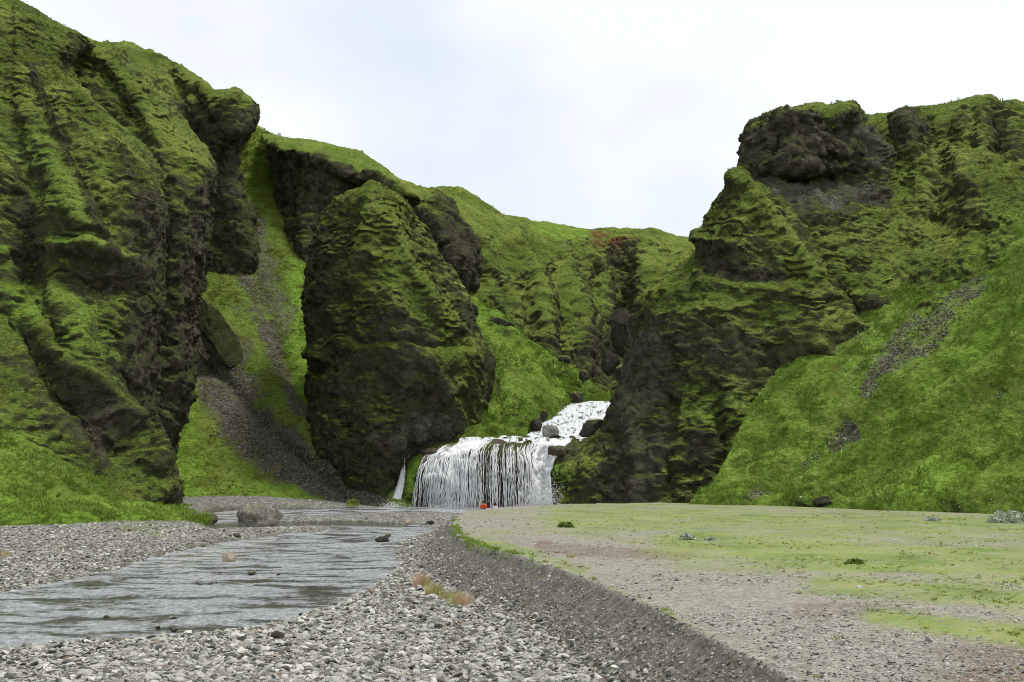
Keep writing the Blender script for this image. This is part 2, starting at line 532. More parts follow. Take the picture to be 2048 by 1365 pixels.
    if tuss > 0:
        c = cushion(Pd + 0.5 * vn(Pd, 0.8, seed)[:, None], (0.9, 0.9, 0.7), seed + 40)
        c2 = cushion(Pd, (0.42, 0.42, 0.4), seed + 43)
        Pd = Pd + N * (tuss * (c * sstep(0.3, 0.7, vn(Pd, 3.0, seed + 41)) + 0.7 * c2 + 0.5 * fbm(Pd, 0.45, 2, seed + 45)))[:, None]
    Pd = Pd + N * (fine * fbm(Pd, 0.5, 2, seed + 31))[:, None]
    me = mesh_np(name, Pd, grid_faces(nu, nv), True, attrs)
    o = link_mesh(name, me, mat or M_CLIFF)
    return o, Pd.reshape(nv, nu, 3)

def lerp_row(pxs, py, Ys):
    return [(x, y, Y) for x, y, Y in zip(pxs, py if isinstance(py, (list, tuple)) else [py] * len(pxs), Ys)]

SURF = {}
#==NETS==
# --- left wall, nearest buttress
L1 = [
 [(-500,-330,100),(-200,-130,104),(0,0,107),(35,15,107.5),(70,35,108),(110,57,109),(150,72,111),(190,88,118)],
 [(-500,-150,94),(-200,20,98),(0,110,101),(40,120,101),(70,130,101),(100,135,101.5),(121,139,102.5),(140,135,112)],
 [(-500,0,89),(-200,140,93),(0,220,96),(60,225,96),(120,228,96),(170,228,97),(205,227,98.5),(215,225,108)],
 [(-500,150,85),(-200,260,89),(0,320,92),(90,325,92),(180,322,92),(250,320,93.5),(286,322,95.5),(300,318,106)],
 [(-500,280,82),(-200,370,86),(0,420,88),(100,420,88),(200,415,88.5),(275,414,90.5),(315,414,93),(330,414,104)],
 [(-500,400,80),(-200,470,84),(0,510,86),(90,520,87.5),(180,510,86.5),(260,505,88.5),(300,500,92),(320,500,103)],
 [(-500,500,78),(-200,560,82),(0,600,84.5),(100,600,85.5),(190,600,85),(270,600,87),(314,600,90.5),(330,600,102)],
 [(-500,600,76),(-200,650,79),(0,690,81),(90,690,83),(180,690,82.5),(255,690,85.5),(298,690,90),(310,690,100)],
 [(-500,700,74),(-200,740,77),(0,775,78.5),(90,790,80),(180,800,81.5),(250,800,85),(287,800,89),(300,800,99)],
 [(-500,800,72),(-200,830,75),(0,860,76),(90,880,77.5),(190,890,79.5),(260,890,83),(303,885,87),(318,890,97)],
 [(-500,900,70),(-200,920,73),(0,930,74.5),(100,940,76.5),(200,955,78.5),(280,955,81.5),(330,945,85.5),(345,950,95)],
 [(-500,960,69),(-200,970,71),(0,980,72),(100,985,74),(200,995,77),(290,1000,80),(339,1002,84.5),(352,1002,94)],
]
o, SURF['L1'] = build_net('cliff_buttress', L1, 0.135, wrap=(1, 1), back=(25, 30), skirt=True, lump=0.9, crag=0.35, ledge=0.34, lz=0.8, seed=1.0,
    ridges=[([(20,130),(100,330),(150,440)], 26, 0.6), ([(0,330),(70,420),(110,560),(160,700),(240,840),(300,930)], 26, 0.9),
            ([(60,180),(150,330),(220,450)], 22, -0.4), ([(40,400),(60,470),(60,540)], 40, -1.8), ([(150,555),(210,570)], 30, -1.4),
            ([(110,495),(180,500),(280,540)], 14, 0.9), ([(0,590),(120,720),(200,800),(280,900),(320,980)], 22, 1.0), ([(30,640),(130,800),(230,900)], 26, -0.9)],
    base={'a_moss': 0.1},
    paint={'a_moss': [([(290,420),(280,560),(290,760),(300,880)], 45, -0.45), ([(40,400),(40,560)], 45, -0.3), ([(150,560),(210,575)], 45, -0.7),
                      ([(180,830),(200,880)], 60, -0.4), ([(60,720),(120,830),(190,900)], 60, -0.35), ([(230,300),(300,420)], 30, -0.35), ([(60,130),(160,360),(240,560)], 14, -0.6), ([(30,330),(80,500)], 14, -0.5)],
           'a_vivid': [([(60,300),(120,420),(170,520)], 60, 0.35), ([(30,520),(60,640)], 60, 0.5), ([(150,620),(240,740)], 60, 0.4), ([(0,900),(150,960)], 80, 0.3)]})
tag(o, 'tall mossy cliff buttress at the left edge, nearest to the river', 'cliff', 'mossy cliffs around the valley')

# --- left wall, second buttress
L2 = [
 [(60,40,125),(120,62,124),(170,80,122),(200,90,121),(225,95,122),(245,98,130)],
 [(80,140,118),(160,150,117),(220,160,116.5),(265,163,116),(293,165,117.5),(310,165,128)],
 [(130,250,112),(210,250,112),(280,250,112),(325,250,112.5),(352,250,114.5),(370,250,126)],
 [(200,330,108),(270,330,108.5),(330,328,109),(380,326,110),(410,326,112.5),(425,326,124)],
 [(230,400,106),(290,400,106.5),(345,400,107),(385,400,108.5),(407,400,111.5),(422,400,123)],
 [(230,480,104.5),(290,480,104.5),(345,480,105),(380,480,107),(403,480,110.5),(415,480,122)],
 [(220,560,103),(280,560,103),(335,560,103.5),(368,560,105.5),(389,560,109),(402,560,121)],
 [(220,640,101.5),(275,640,102),(325,640,102.5),(357,640,104),(377,640,108),(390,640,120)],
 [(215,730,100),(270,730,100.5),(320,730,101),(352,730,103),(374,730,107),(386,730,118)],
 [(210,820,98),(265,820,99),(310,820,100),(342,820,102),(362,820,106),(374,820,116)],
 [(200,880,97),(260,880,98),(290,885,98.5),(315,890,100),(335,890,104),(346,890,114)],
 [(200,960,95),(260,960,96),(285,960,96.5),(305,960,98),(320,960,102),(330,960,112)],
]
o, _ = build_net('cliff_buttress', L2, 0.14, wrap=(0, 1), back=(20, 30), lump=0.9, crag=0.45, ledge=0.32, lz=0.9, seed=4.0,
    ridges=[([(170,100),(220,135),(253,175),(285,215),(320,300)], 18, 0.7), ([(205,140),(250,200),(290,280)], 16, -0.5), ([(345,360),(350,480),(330,620)], 22, 0.9), ([(310,420),(320,600)], 16, -0.8)],
    base={'a_moss': 0.02},
    paint={'a_moss': [([(100,60),(200,110),(300,230),(390,320)], 40, 0.3), ([(330,420),(340,700),(320,860)], 70, -0.3), ([(400,380),(370,700)], 18, -0.5)]})
tag(o, 'dark mossy cliff buttress just behind the nearest left one', 'cliff', 'mossy cliffs around the valley')

# --- third buttress, with the overhanging head
D9 = 9.0
L3 = [
 [(190,92,140),(260,97,137),(330,118,135),(395,160,133),(425,188,130),(445,187,128),(470,184,127.5),(495,197,129),(505,212,133),(490,230,142)],
 [(220,225,132),(280,225,131),(340,225,130),(395,225,129),(425,225,127.5),(450,222,126),(480,222,126),(503,225,127.5),(512,226,131),(495,240,142)],
 [(240,270,130),(300,270,129.5),(350,270,129),(400,270,128.5),(430,268,127.3),(455,265,125.3),(480,262,125),(500,256,127.5),(506,250,131),(488,275,142)],
 [(240,320,128),(300,320,128),(350,320,128),(395,320,128),(420,320,127.5),(440,305,128.3),(455,300,128.6),(466,296,129.8),(472,294,132),(466,305,142)],
 [(250,370,127),(300,370,127),(350,370,127),(395,370,127),(420,370,127),(440,370,127),(456,370,127),(468,370,128),(474,370,131),(476,372,142)],
 [(260,430,126.5),(310,430,126.5),(355,430,126.5),(395,430,126.5),(420,430,126.5),(442,430,126.3),(462,430,126.5),(484,430,127.5),(497,430,130.5),(502,430,142)],
 [(270,490,126),(320,490,126),(360,490,126),(395,490,126),(420,490,126),(445,490,125.8),(470,490,126),(495,490,127),(510,490,130),(515,490,141)],
 [(280,550,125),(325,550,125),(365,550,125),(400,535,125.5),(422,545,125.5),(450,562,125.5),(475,560,126),(498,548,127.5),(510,532,130),(514,530,140)],
 [(280,600,127),(325,600,127),(365,600,127),(400,590,127),(422,600,127),(450,610,127),(475,608,128),(490,600,130),(500,580,133),(510,580,142)],
]
L3 = [[(a, b, c + D9) for a, b, c in r] for r in L3]
o, _ = build_net('cliff_buttress', L3, 0.17, wrap=(0, 1), back=(20, 30), lump=0.7, crag=0.4, ledge=0.3, lz=0.9, seed=8.0,
    ridges=[([(250,110),(300,170),(330,250)], 20, 1.2), ([(345,140),(380,230),(390,330)], 18, -1.0), ([(390,180),(420,240)], 12, -1.0), ([(470,420),(490,520)], 20, 0.8)],
    base={'a_moss': -0.15},
    paint={'a_moss': [([(200,100),(300,130),(390,180)], 40, 0.4), ([(430,190),(490,200)], 22, 0.4), ([(300,240),(380,280)], 50, 0.25), ([(440,300),(450,420)], 30, -0.3)]})
tag(o, 'cliff pinnacle with an overhanging round head above the scree gully', 'cliff', 'mossy cliffs around the valley')

# --- scree slope in the gully
S = [
 [(455,258,174),(480,250,171),(500,249,168),(520,258,168),(545,270,168),(600,285,170)],
 [(440,330,158),(480,330,158),(500,330,158),(520,330,159),(545,330,160),(600,330,163)],
 [(430,430,146),(470,430,146),(505,430,147),(530,430,148),(560,430,149),(620,430,152)],
 [(380,545,134),(430,545,134.5),(480,545,135.5),(530,545,136.5),(590,545,138),(660,545,141)],
 [(360,620,128),(420,620,129),(480,620,130),(540,620,131),(600,620,132),(660,620,134)],
 [(340,700,122),(410,700,123),(480,700,124),(550,700,125),(620,700,125.5),(690,700,128)],
 [(320,780,116.5),(400,780,117.5),(480,780,118.5),(560,780,119),(640,780,118),(710,780,121)],
 [(290,850,110),(380,850,112),(470,850,113),(560,850,113.5),(650,850,113),(730,850,115)],
 [(280,920,106),(370,920,108),(470,920,109),(570,920,109.5),(670,920,108.5),(780,920,109)],
 [(270,970,102),(360,970,104.5),(460,970,105.5),(560,970,106.5),(670,970,107),(810,970,107)],
 [(270,1003,98),(350,1003,101),(450,1003,102.5),(550,1003,104),(650,1005,105),(830,1013,105)],
]
o, SURF['S'] = build_net('scree_slope', S, 0.2, back=(12, 60), skirt=True, lump=0.5, crag=0.1, ledge=0.1, lz=0.7, fine=0.05, seed=12.0, tuss=0.12,
    ridges=[([(400,690),(480,790),(560,880),(700,1000)], 12, -0.8), ([(480,480),(540,640),(600,800)], 14, -0.5)],
    base={'a_moss': 0.5, 'a_vivid': 0.2},
    paint={'a_gravel': [([(385,680),(440,760),(520,860),(620,950),(720,1005)], 62, 0.75), ([(500,480),(530,560),(560,640)], 60, 0.6), ([(480,560),(540,680),(600,820)], 22, 0.5), ([(420,800),(500,900),(560,950)], 50, 0.55), ([(500,700),(570,820),(620,930)], 60, 0.3), ([(440,620),(480,700)], 40, 0.35),
                        ([(640,960),(760,1010)], 38, 0.6), ([(500,380),(520,460)], 16, 0.4), ([(430,540),(500,640)], 16, 0.4)],
           'a_vivid': [([(510,270),(520,360),(510,420)], 40, 0.5), ([(600,560),(610,660),(610,780)], 40, 0.9), ([(350,800),(340,900),(360,960)], 70, 1.0), ([(360,990),(620,1000)], 40, 0.6), ([(480,560),(560,700)], 24, 0.4), ([(700,950),(790,970)], 40, 0.8)],
           'a_rust': []})
tag(o, kind='structure')

# --- central dome
C = [
 [(672,404,119),(680,398,115.5),(700,394,113.5),(722,393,112.5),(745,393,112.5),(768,394,113),(786,397,114),(804,406,116),(808,412,119)],
 [(650,440,124),(648,432,117),(675,430,112.5),(705,428,110.5),(745,428,109.5),(780,430,110.5),(808,430,112.5),(828,432,116),(830,440,124)],
 [(636,495,124),(630,490,117),(660,490,111.5),(700,490,109),(745,490,108),(795,490,109),(840,490,111.5),(868,490,116),(866,495,124)],
 [(620,550,123),(613,550,116.5),(645,550,111),(690,550,108),(740,550,107),(800,550,107.5),(860,550,110),(908,548,116),(905,552,124)],
 [(615,610,122),(609,610,116),(640,610,110.5),(690,610,107.5),(740,610,106.3),(800,610,106.5),(870,610,109),(935,605,115),(934,612,123)],
 [(618,665,121),(613,665,115),(645,665,110),(690,665,107),(745,665,105.8),(810,665,106),(880,665,108.5),(942,660,114),(938,670,122)],
 [(622,720,120),(618,720,114.5),(650,720,109.5),(700,720,106.8),(760,720,105.5),(830,720,105.5),(898,720,107.6),(974,716,112.6),(980,722,121)],
 [(622,790,119),(618,790,114),(650,790,109.3),(700,790,106.7),(770,790,105.3),(840,790,105.8),(905,790,108),(972,787,113),(975,795,120)],
 [(612,850,118),(608,850,113.5),(640,850,108.9),(695,850,106.3),(765,850,105),(830,850,105.8),(895,850,108.8),(962,848,113),(968,855,119)],
 [(625,905,117),(622,905,111.5),(655,905,107.9),(700,905,105.8),(745,905,104.9),(790,902,105.3),(830,898,107.5),(905,884,111),(950,882,119)],
 [(680,950,116),(675,948,109.8),(695,950,107),(720,955,105.8),(750,958,105.2),(776,958,105.6),(794,958,107),(805,955,110),(815,950,118)],
 [(690,1010,116),(690,1010,110),(705,1015,107.5),(725,1020,106.3),(750,1025,105.8),(772,1025,106.2),(788,1020,107.5),(798,1015,111),(810,1010,118)],
]
o, SURF['C'] = build_net('rock_dome', C, 0.12, wrap=(1, 1), back=(14, 9), lump=0.8, crag=0.4, ledge=0.36, lz=0.75, seed=17.0,
    ridges=[([(745,400),(765,500),(790,620),(800,720)], 42, 0.8), ([(745,390),(720,480),(700,560)], 12, 0.6), ([(700,440),(680,560),(690,660)], 16, -0.6), ([(740,680),(850,690),(930,690)], 8, -0.45), ([(760,440),(830,560),(900,660)], 14, 0.7), ([(780,600),(790,700)], 20, 0.5),
            ([(650,660),(740,690)], 8, -0.35), ([(860,720),(900,800),(930,860)], 14, 0.7), ([(935,790),(930,850)], 10, -0.5), ([(625,705),(640,715)], 12, 1.0), ([(635,735)], 14, -1.2)],
    base={'a_moss': 0.0},
    paint={'a_moss': [([(900,690),(940,760),(950,840)], 45, 0.5), ([(730,395),(760,470),(800,540),(860,620)], 60, 0.42), ([(700,500),(720,650)], 40, 0.2), ([(650,480),(640,620)], 34, -0.3), ([(680,760),(700,900)], 80, -0.18), ([(820,760),(860,860)], 70, -0.2), ([(760,720),(850,740)], 60, 0.12), ([(780,890),(880,870)], 60, -0.5), ([(930,620),(935,660)], 20, -0.4)],
           'a_pale': [([(820,880),(900,860)], 55, 0.55), ([(880,620),(800,660)], 60, 0.15)],
           'a_vivid': [([(700,960),(780,975)], 40, 0.6)]})
tag(o, 'free-standing mossy rock dome left of the waterfall', 'rock', 'mossy cliffs around the valley')

# --- cliff band behind the dome with the black overhanging bulge
C2 = [
 [(525,272,160),(560,276,158),(640,290,154),(700,305,152),(760,335,150),(800,365,148),(850,380,147),(890,400,150),(910,420,160)],
 [(532,290,153),(560,290,149),(630,308,146),(690,338,144),(740,362,143),(790,376,141),(840,388,139),(895,412,141),(915,430,154)],
 [(545,330,154),(570,325,148.3),(630,345,145.8),(690,370,145),(750,385,144.6),(800,395,141.8),(850,412,137.5),(922,452,140),(930,460,152)],
 [(552,400,153),(580,400,147.5),(630,410,145),(690,430,145),(760,440,146),(820,440,141.5),(880,460,135.5),(948,490,139),(948,495,151)],
 [(560,470,150),(585,470,145),(630,480,143),(700,500,146),(780,510,147),(850,500,140),(905,515,134.3),(953,525,138.5),(950,530,150)],
 [(575,530,146),(600,540,141),(640,560,140),(720,570,143),(800,570,143),(860,560,138),(910,560,134),(952,565,138),(948,568,149)],
 [(590,600,142),(620,620,138),(660,640,137),(740,640,140),(810,640,140),(865,620,138.5),(912,598,136.5),(938,594,140),(935,600,149)],
 [(600,680,138),(630,690,135),(670,700,134),(740,700,136),(810,700,136),(865,690,136),(912,660,136.5),(938,650,141),(935,650,149)],
]
o, _ = build_net('cliff_band', C2, 0.18, wrap=(0, 1), back=(9, 60), lump=0.6, crag=0.4, ledge=0.2, lz=1.0, seed=23.0,
    ridges=[([(640,320),(620,420),(610,520)], 14, 0.9), ([(590,330),(580,430)], 9, -1.0), ([(700,380),(660,430)], 14, -0.9), ([(850,395),(800,440)], 12, -1.2), ([(730,350),(800,385)], 9, 1.0)],
    base={'a_moss': -0.42},
    paint={'a_moss': [([(525,272),(640,292),(760,340),(850,385)], 26, 1.1), ([(590,440),(620,520)], 34, 0.3), ([(820,395),(870,420)], 24, 0.35), ([(920,470),(930,560)], 40, -0.3)],
           'a_vivid': [([(540,276),(660,296),(770,345)], 22, 0.25)]})
tag(o, 'dark cliff band with a smooth black overhang behind the rock dome', 'cliff', 'mossy cliffs around the valley')

# --- far green hillside with ribs
AX = [800,870,930,980,1030,1085,1145,1205,1245,1290,1335,1385,1460,1560]
A = [
 lerp_row([800,860,905,960,1010,1070,1140,1205,1255,1300,1345,1395,1460,1560],[372,378,383,405,430,445,457,462,460,460,472,480,480,480],[175,175,178,182,188,195,202,208,205,203,205,210,215,220]),
 lerp_row(AX,[430,435,445,465,480,492,492,482,478,485,498,505,505,505],[165,165,166,168,172,178,186,196,198,194,194,196,200,205]),
 lerp_row(AX,560,[156,156,157,158,161,165,172,184,187,180,180,182,186,190]),
 lerp_row(AX,640,[148,148,149,150,151,154,159,167,178,174,172,172,172,176]),
 lerp_row(AX,720,[142,142,143,144,146,148,152,158,170,166,164,164,164,166]),
 lerp_row(AX,800,[136,136,137,138,139,141,145,150,158,156,154,154,154,156]),
]
o, SURF['A'] = build_net('far_hillside', A, 0.23, back=(7, 150), lump=1.2, crag=0.5, ledge=0.36, lz=1.1, seed=29.0,
    ridges=[([(1030,470),(1075,560),(1090,640),(1095,730)], 15, 1.5), ([(1120,500),(1150,580),(1165,650),(1170,740)], 14, 1.5), ([(1160,490),(1205,570),(1250,670)], 13, 1.5), ([(1050,560),(1060,660),(1075,720)], 12, -1.0), ([(1110,540),(1125,640),(1130,720)], 12, -1.0), ([(1185,560),(1205,640),(1215,720)], 11, -1.0),
            ([(1238,530),(1235,580),(1245,640)], 24, -2.0), ([(960,480),(1000,580),(1020,660)], 18, 1.2), ([(990,560),(1030,640)], 10, -1.2), ([(1375,515),(1340,560),(1300,600)], 14, 1.4), ([(1180,475),(1250,476),(1330,486)], 10, 0.4)],
    base={'a_moss': 0.12, 'a_vivid': 0.05},
    paint={'a_moss': [([(860,385),(1000,430),(1150,460),(1300,462),(1400,482)], 26, 0.5), ([(1020,700),(1120,740),(1200,760)], 60, -0.35), ([(1250,500),(1240,600)], 46, -0.35), ([(1180,700),(1250,720)], 50, -0.5), ([(950,470),(1050,500)], 46, 0.25), ([(1000,560),(990,640)], 18, -0.2)],
           'a_rust': [([(1195,478),(1235,488)], 22, 0.9), ([(1250,470),(1275,480)], 14, 0.5), ([(1175,502)], 12, 0.8)],
           'a_gravel': [([(1245,520),(1245,580)], 16, 0.4)],
           'a_vivid': [([(1080,450),(1160,470),(1120,480)], 24, 0.6), ([(1235,590),(1250,640)], 26, 0.6)]})
tag(o, kind='structure')

# --- near green slope beside the upper cascade
G_ = [
 [(915,585,139),(945,598,138),(1000,645,137),(1050,682,136),(1100,716,135),(1150,747,135),(1200,782,135),(1250,800,135)],
 [(915,650,128),(955,680,128),(990,700,128),(1035,730,128),(1085,757,129),(1125,782,130.5),(1160,806,132),(1210,825,132)],
 [(915,740,120),(950,755,120),(980,775,120),(1020,795,120),(1058,810,121),(1090,823,123),(1115,836,125.5),(1160,850,127)],
 [(915,820,113.5),(945,830,113.5),(970,840,114),(1000,850,114.5),(1030,855,115),(1056,862,117.5),(1075,872,120),(1110,885,122)],
 [(915,880,109.5),(945,882,109.5),(970,884,110),(1000,885,110.5),(1025,886,111.5),(1045,890,113.5),(1060,895,117),(1090,905,120)],
]
o, SURF['G'] = build_net('gorge_slope', G_, 0.17, back=(45, 10), lump=0.7, crag=0.3, ledge=0.2, lz=0.8, seed=37.0, tuss=0.12,
    ridges=[([(985,650),(1020,680)], 16, 1.2), ([(990,720),(1010,840)], 10, -0.8), ([(960,690),(985,760)], 12, 0.8)],
    base={'a_moss': 0.75, 'a_vivid': 0.45},
    paint={'a_moss': [([(985,655),(1010,672)], 22, -0.8), ([(965,720),(990,800),(1030,850)], 18, -0.7), ([(1100,735),(1170,765)], 14, -0.5), ([(1120,725)], 14, -0.6)],
           'a_vivid': [([(960,620),(1060,720),(1150,790)], 40, 0.3)]})
tag(o, kind='structure')

# --- right massif, lower part
R1 = [
 [(1466,362,115),(1464,357,109),(1468,354,108),(1472,354,107.5),(1476,356,107.5),(1482,360,108),(1490,365,110),(1500,370,116)],
 [(1440,405,116),(1436,400,109),(1450,400,106.5),(1468,400,105.5),(1488,400,105),(1510,400,106),(1535,398,109),(1560,395,116)],
 [(1412,452,117),(1408,448,109),(1430,450,105.5),(1460,450,104),(1495,450,103.5),(1545,450,104),(1585,447,108),(1620,445,116)],
 [(1395,510,118),(1389,510,109.5),(1415,510,105),(1455,510,102.8),(1505,510,102),(1575,510,102),(1625,507,106),(1660,505,114)],
 [(1340,560,120),(1330,558,110),(1370,558,104.5),(1430,558,101.5),(1510,558,100.5),(1600,558,100),(1655,557,103.5),(1690,555,112)],
 [(1292,610,122),(1284,608,111),(1330,608,103.8),(1410,608,100.3),(1510,608,99),(1620,608,98.3),(1685,605,101.5),(1720,600,110)],
 [(1282,660,122),(1275,660,111),(1325,660,103),(1410,660,99.3),(1515,660,98),(1630,660,97),(1712,655,99),(1745,650,108)],
 [(1272,705,122),(1264,705,110.5),(1320,705,102.3),(1410,705,98.5),(1520,705,97),(1625,705,96.5),(1722,695,98.5),(1745,695,107)],
 [(1262,760,121),(1254,760,109.5),(1310,760,101.3),(1405,760,97.3),(1520,760,96),(1600,760,96.5),(1684,745,97.5),(1700,745,106)],
 [(1240,820,120),(1230,820,108.5),(1290,820,100.5),(1395,820,96.3),(1515,820,95),(1600,820,95.5),(1670,800,96),(1700,800,104)],
 [(1200,880,118),(1190,880,108.5),(1270,880,99.5),(1385,880,95.3),(1500,880,94),(1580,880,93.5),(1630,880,93),(1680,880,100)],
 [(1125,940,117),(1118,935,107.5),(1230,940,98.5),(1370,940,94.3),(1480,940,93),(1550,940,91.5),(1600,940,90),(1650,950,98)],
 [(1115,990,116),(1109,985,106.5),(1220,990,98),(1360,990,93.5),(1460,990,92),(1510,990,89),(1560,990,86),(1600,1000,95)],
 [(1115,1030,116),(1109,1030,106),(1220,1030,97),(1360,1030,93),(1460,1030,91),(1510,1030,88),(1560,1030,85),(1600,1030,95)],
]
o, SURF['R1'] = build_net('rock_massif', R1, 0.125, wrap=(1, 1), back=(10, 6), lump=0.8, crag=0.42, ledge=0.34, lz=0.8, seed=43.0,
    ridges=[([(1472,360),(1540,440),(1600,530),(1660,600),(1715,670)], 12, 1.0), ([(1290,600),(1400,570),(1500,575),(1600,590)], 12, 0.4), ([(1400,525),(1500,555),(1580,545)], 16, -0.7), ([(1560,735),(1610,745)], 26, -2.0), ([(1690,715),(1700,760)], 16, -1.2),
            ([(1640,700),(1680,740),(1680,790)], 16, 1.4), ([(1430,780),(1450,900),(1440,1000)], 16, -0.9), ([(1270,800),(1280,1000)], 16, 0.7), ([(1340,800),(1340,990)], 14, -0.8), ([(1390,470),(1480,500)], 12, 0.8)],
    base={'a_moss': -0.05},
    paint={'a_moss': [([(1475,370),(1540,450),(1620,560)], 34, 0.4), ([(1410,460),(1480,440)], 40, 0.3), ([(1320,590),(1450,600),(1560,620)], 50, 0.35), ([(1290,700),(1280,860),(1260,960)], 90, -0.55), ([(1420,680),(1500,720)], 70, -0.3), ([(1420,530),(1560,545)], 22, -0.6),
                      ([(1400,800),(1500,830),(1600,860)], 70, 0.3), ([(1480,920),(1580,950)], 70, 0.45), ([(1420,880),(1400,980)], 60, -0.3), ([(1590,745)], 45, -0.7), ([(1660,640),(1715,690)], 28, 0.2), ([(1150,960),(1130,1000)], 40, 0.15)],
           'a_pale': [([(1575,730),(1600,745)], 34, 0.9), ([(1420,690),(1490,720)], 60, 0.3), ([(1300,700),(1270,820)], 60, 0.35), ([(1300,880),(1320,960)], 60, 0.25), ([(1170,910)], 50, 0.5)],
           'a_vivid': [([(1540,930),(1600,960)], 80, 0.7), ([(1640,760),(1620,830)], 40, 0.5), ([(1440,820),(1560,860)], 60, 0.35), ([(1125,960)], 30, 0.8)]})
tag(o, 'broad dark rock massif right of the waterfall', 'rock', 'mossy cliffs around the valley')

# --- right massif, upper block and the mossy wall below it
R3 = [
 [(1545,244,128),(1550,240,121),(1590,226,117.5),(1630,218,116.5),(1670,214,116.5),(1696,213,117.5),(1708,214,120),(1712,222,130)],
 [(1502,260,130),(1498,257,122),(1540,250,116.5),(1600,250,114.5),(1650,250,114),(1695,250,115.5),(1728,245,120),(1730,250,132)],
 [(1494,290,130),(1489,290,121),(1530,290,115.5),(1600,292,113),(1650,292,113),(1700,290,115),(1745,285,119),(1755,285,132)],
 [(1490,335,129),(1484,333,120),(1525,335,115),(1590,340,112.3),(1640,340,112.8),(1690,335,114.5),(1755,320,118),(1775,315,130)],
 [(1482,360,128),(1476,357,119),(1520,360,115.6),(1590,360,115),(1640,360,115),(1700,358,115.3),(1770,350,117.5),(1800,345,128)],
 [(1470,420,124),(1475,420,117),(1530,420,111.5),(1600,420,110),(1660,420,109.8),(1730,420,110.5),(1800,410,113),(1850,400,122)],
 [(1500,500,120),(1530,500,113),(1590,500,107.5),(1650,500,105.8),(1710,500,105.5),(1780,500,106),(1860,490,108),(1920,470,116)],
 [(1560,580,116),(1600,580,109),(1650,580,104),(1700,580,102),(1750,580,101.5),(1820,580,102),(1890,560,103),(1950,540,108)],
 [(1650,650,112),(1680,650,104),(1710,650,100.5),(1740,655,98.5),(1780,660,97.5),(1830,640,98.5),(1890,610,100),(1960,590,104)],
 [(1660,720,111),(1690,720,103),(1720,720,99.5),(1750,720,97.5),(1790,720,96.8),(1840,700,97),(1900,680,98),(1970,660,102)],
]
o, SURF['R3'] = build_net('rock_block', R3, 0.14, wrap=(1, 1), back=(12, 14), lump=0.7, crag=0.4, ledge=0.34, lz=0.8, seed=53.0,
    ridges=[([(1560,262),(1545,310)], 7, -0.9), ([(1550,318),(1640,315),(1685,320)], 6, -0.9), ([(1660,240),(1700,270)], 20, -1.5), ([(1728,265),(1745,290),(1770,330)], 14, 0.8), ([(1560,250),(1640,235)], 14, 0.6), ([(1800,540),(1880,580)], 16, -1.0), ([(1720,600),(1850,640)], 14, 0.9), ([(1700,540),(1860,545)], 10, -0.7)],
    base={'a_moss': 0.06},
    paint={'a_moss': [([(1560,280),(1660,290),(1640,330)], 75, -0.75), ([(1500,290),(1500,330)], 34, -0.6), ([(1700,240),(1740,310)], 30, -0.5), ([(1500,375),(1600,390),(1700,380),(1770,390)], 34, -0.8), ([(1590,222),(1680,210)], 20, 0.5), ([(1600,430),(1700,430)], 26, -0.3), ([(1740,640),(1860,630)], 36, -0.5)],
           'a_pale': [([(1520,385),(1620,400),(1720,380)], 40, 0.6), ([(1720,260),(1770,350)], 30, 0.5), ([(1650,400),(1690,410)], 18, 0.6)],
           'a_vivid': [([(1780,600),(1850,600)], 60, 0.3), ([(1700,660),(1800,680)], 50, 0.7)]})
tag(o, 'blocky dark summit crag with a mossy wall below it, right', 'rock', 'mossy cliffs around the valley')

# --- right upper wall
HX = [1690,1735,1800,1850,1900,1960,2010,2060,2200,2500]
H = [
 lerp_row(HX,[240,237,228,220,212,200,205,212,220,230],[140,136,133,131,130,128,127,126,125,122]),
 lerp_row(HX,[290,285,280,275,270,265,268,272,280,290],[130,127,124,122,121,119,118,117,114,110]),
 lerp_row(HX,[370,370,370,365,360,355,350,350,350,350],[121,118,115.5,113,111.5,109,107.5,105,101,96]),
 lerp_row(HX,[460,460,455,450,440,430,425,420,420,420],[113,110,108,106,104.5,102.5,100.5,98,93,86]),
 lerp_row(HX,[560,560,555,545,535,520,510,500,490,490],[105,103,101.5,99.5,98,96,94,92,86,78]),
 lerp_row(HX,[680,680,660,640,620,600,590,580,570,570],[99,97,96,94,93,91,89,87,80,70]),
]
o, SURF['H'] = build_net('upper_hillside', H, 0.18, wrap=(0, 1), back=(10, 80), lump=0.9, crag=0.5, ledge=0.36, lz=0.85, seed=61.0,
    ridges=[([(1818,272),(1825,300)], 22, 1.6), ([(1968,245),(1965,290)], 14, 1.2), ([(1990,230),(2000,300)], 18, -1.2), ([(1860,250),(1880,340),(1870,430)], 18, -1.0), ([(1915,255),(1925,265)], 14, 0.8), ([(1930,330),(1940,440)], 20, 0.9)],
    base={'a_moss': 0.06},
    paint={'a_moss': [([(1740,240),(1850,224),(1960,206)], 14, 0.5), ([(1810,250),(1820,290)], 34, -0.7), ([(1980,240),(2030,300)], 40, -0.3), ([(1920,250)], 26, -0.4), ([(1930,400),(1960,460)], 40, -0.25)],
           'a_vivid': [([(1950,500),(2060,450)], 60, 0.4)]})
tag(o, kind='structure')

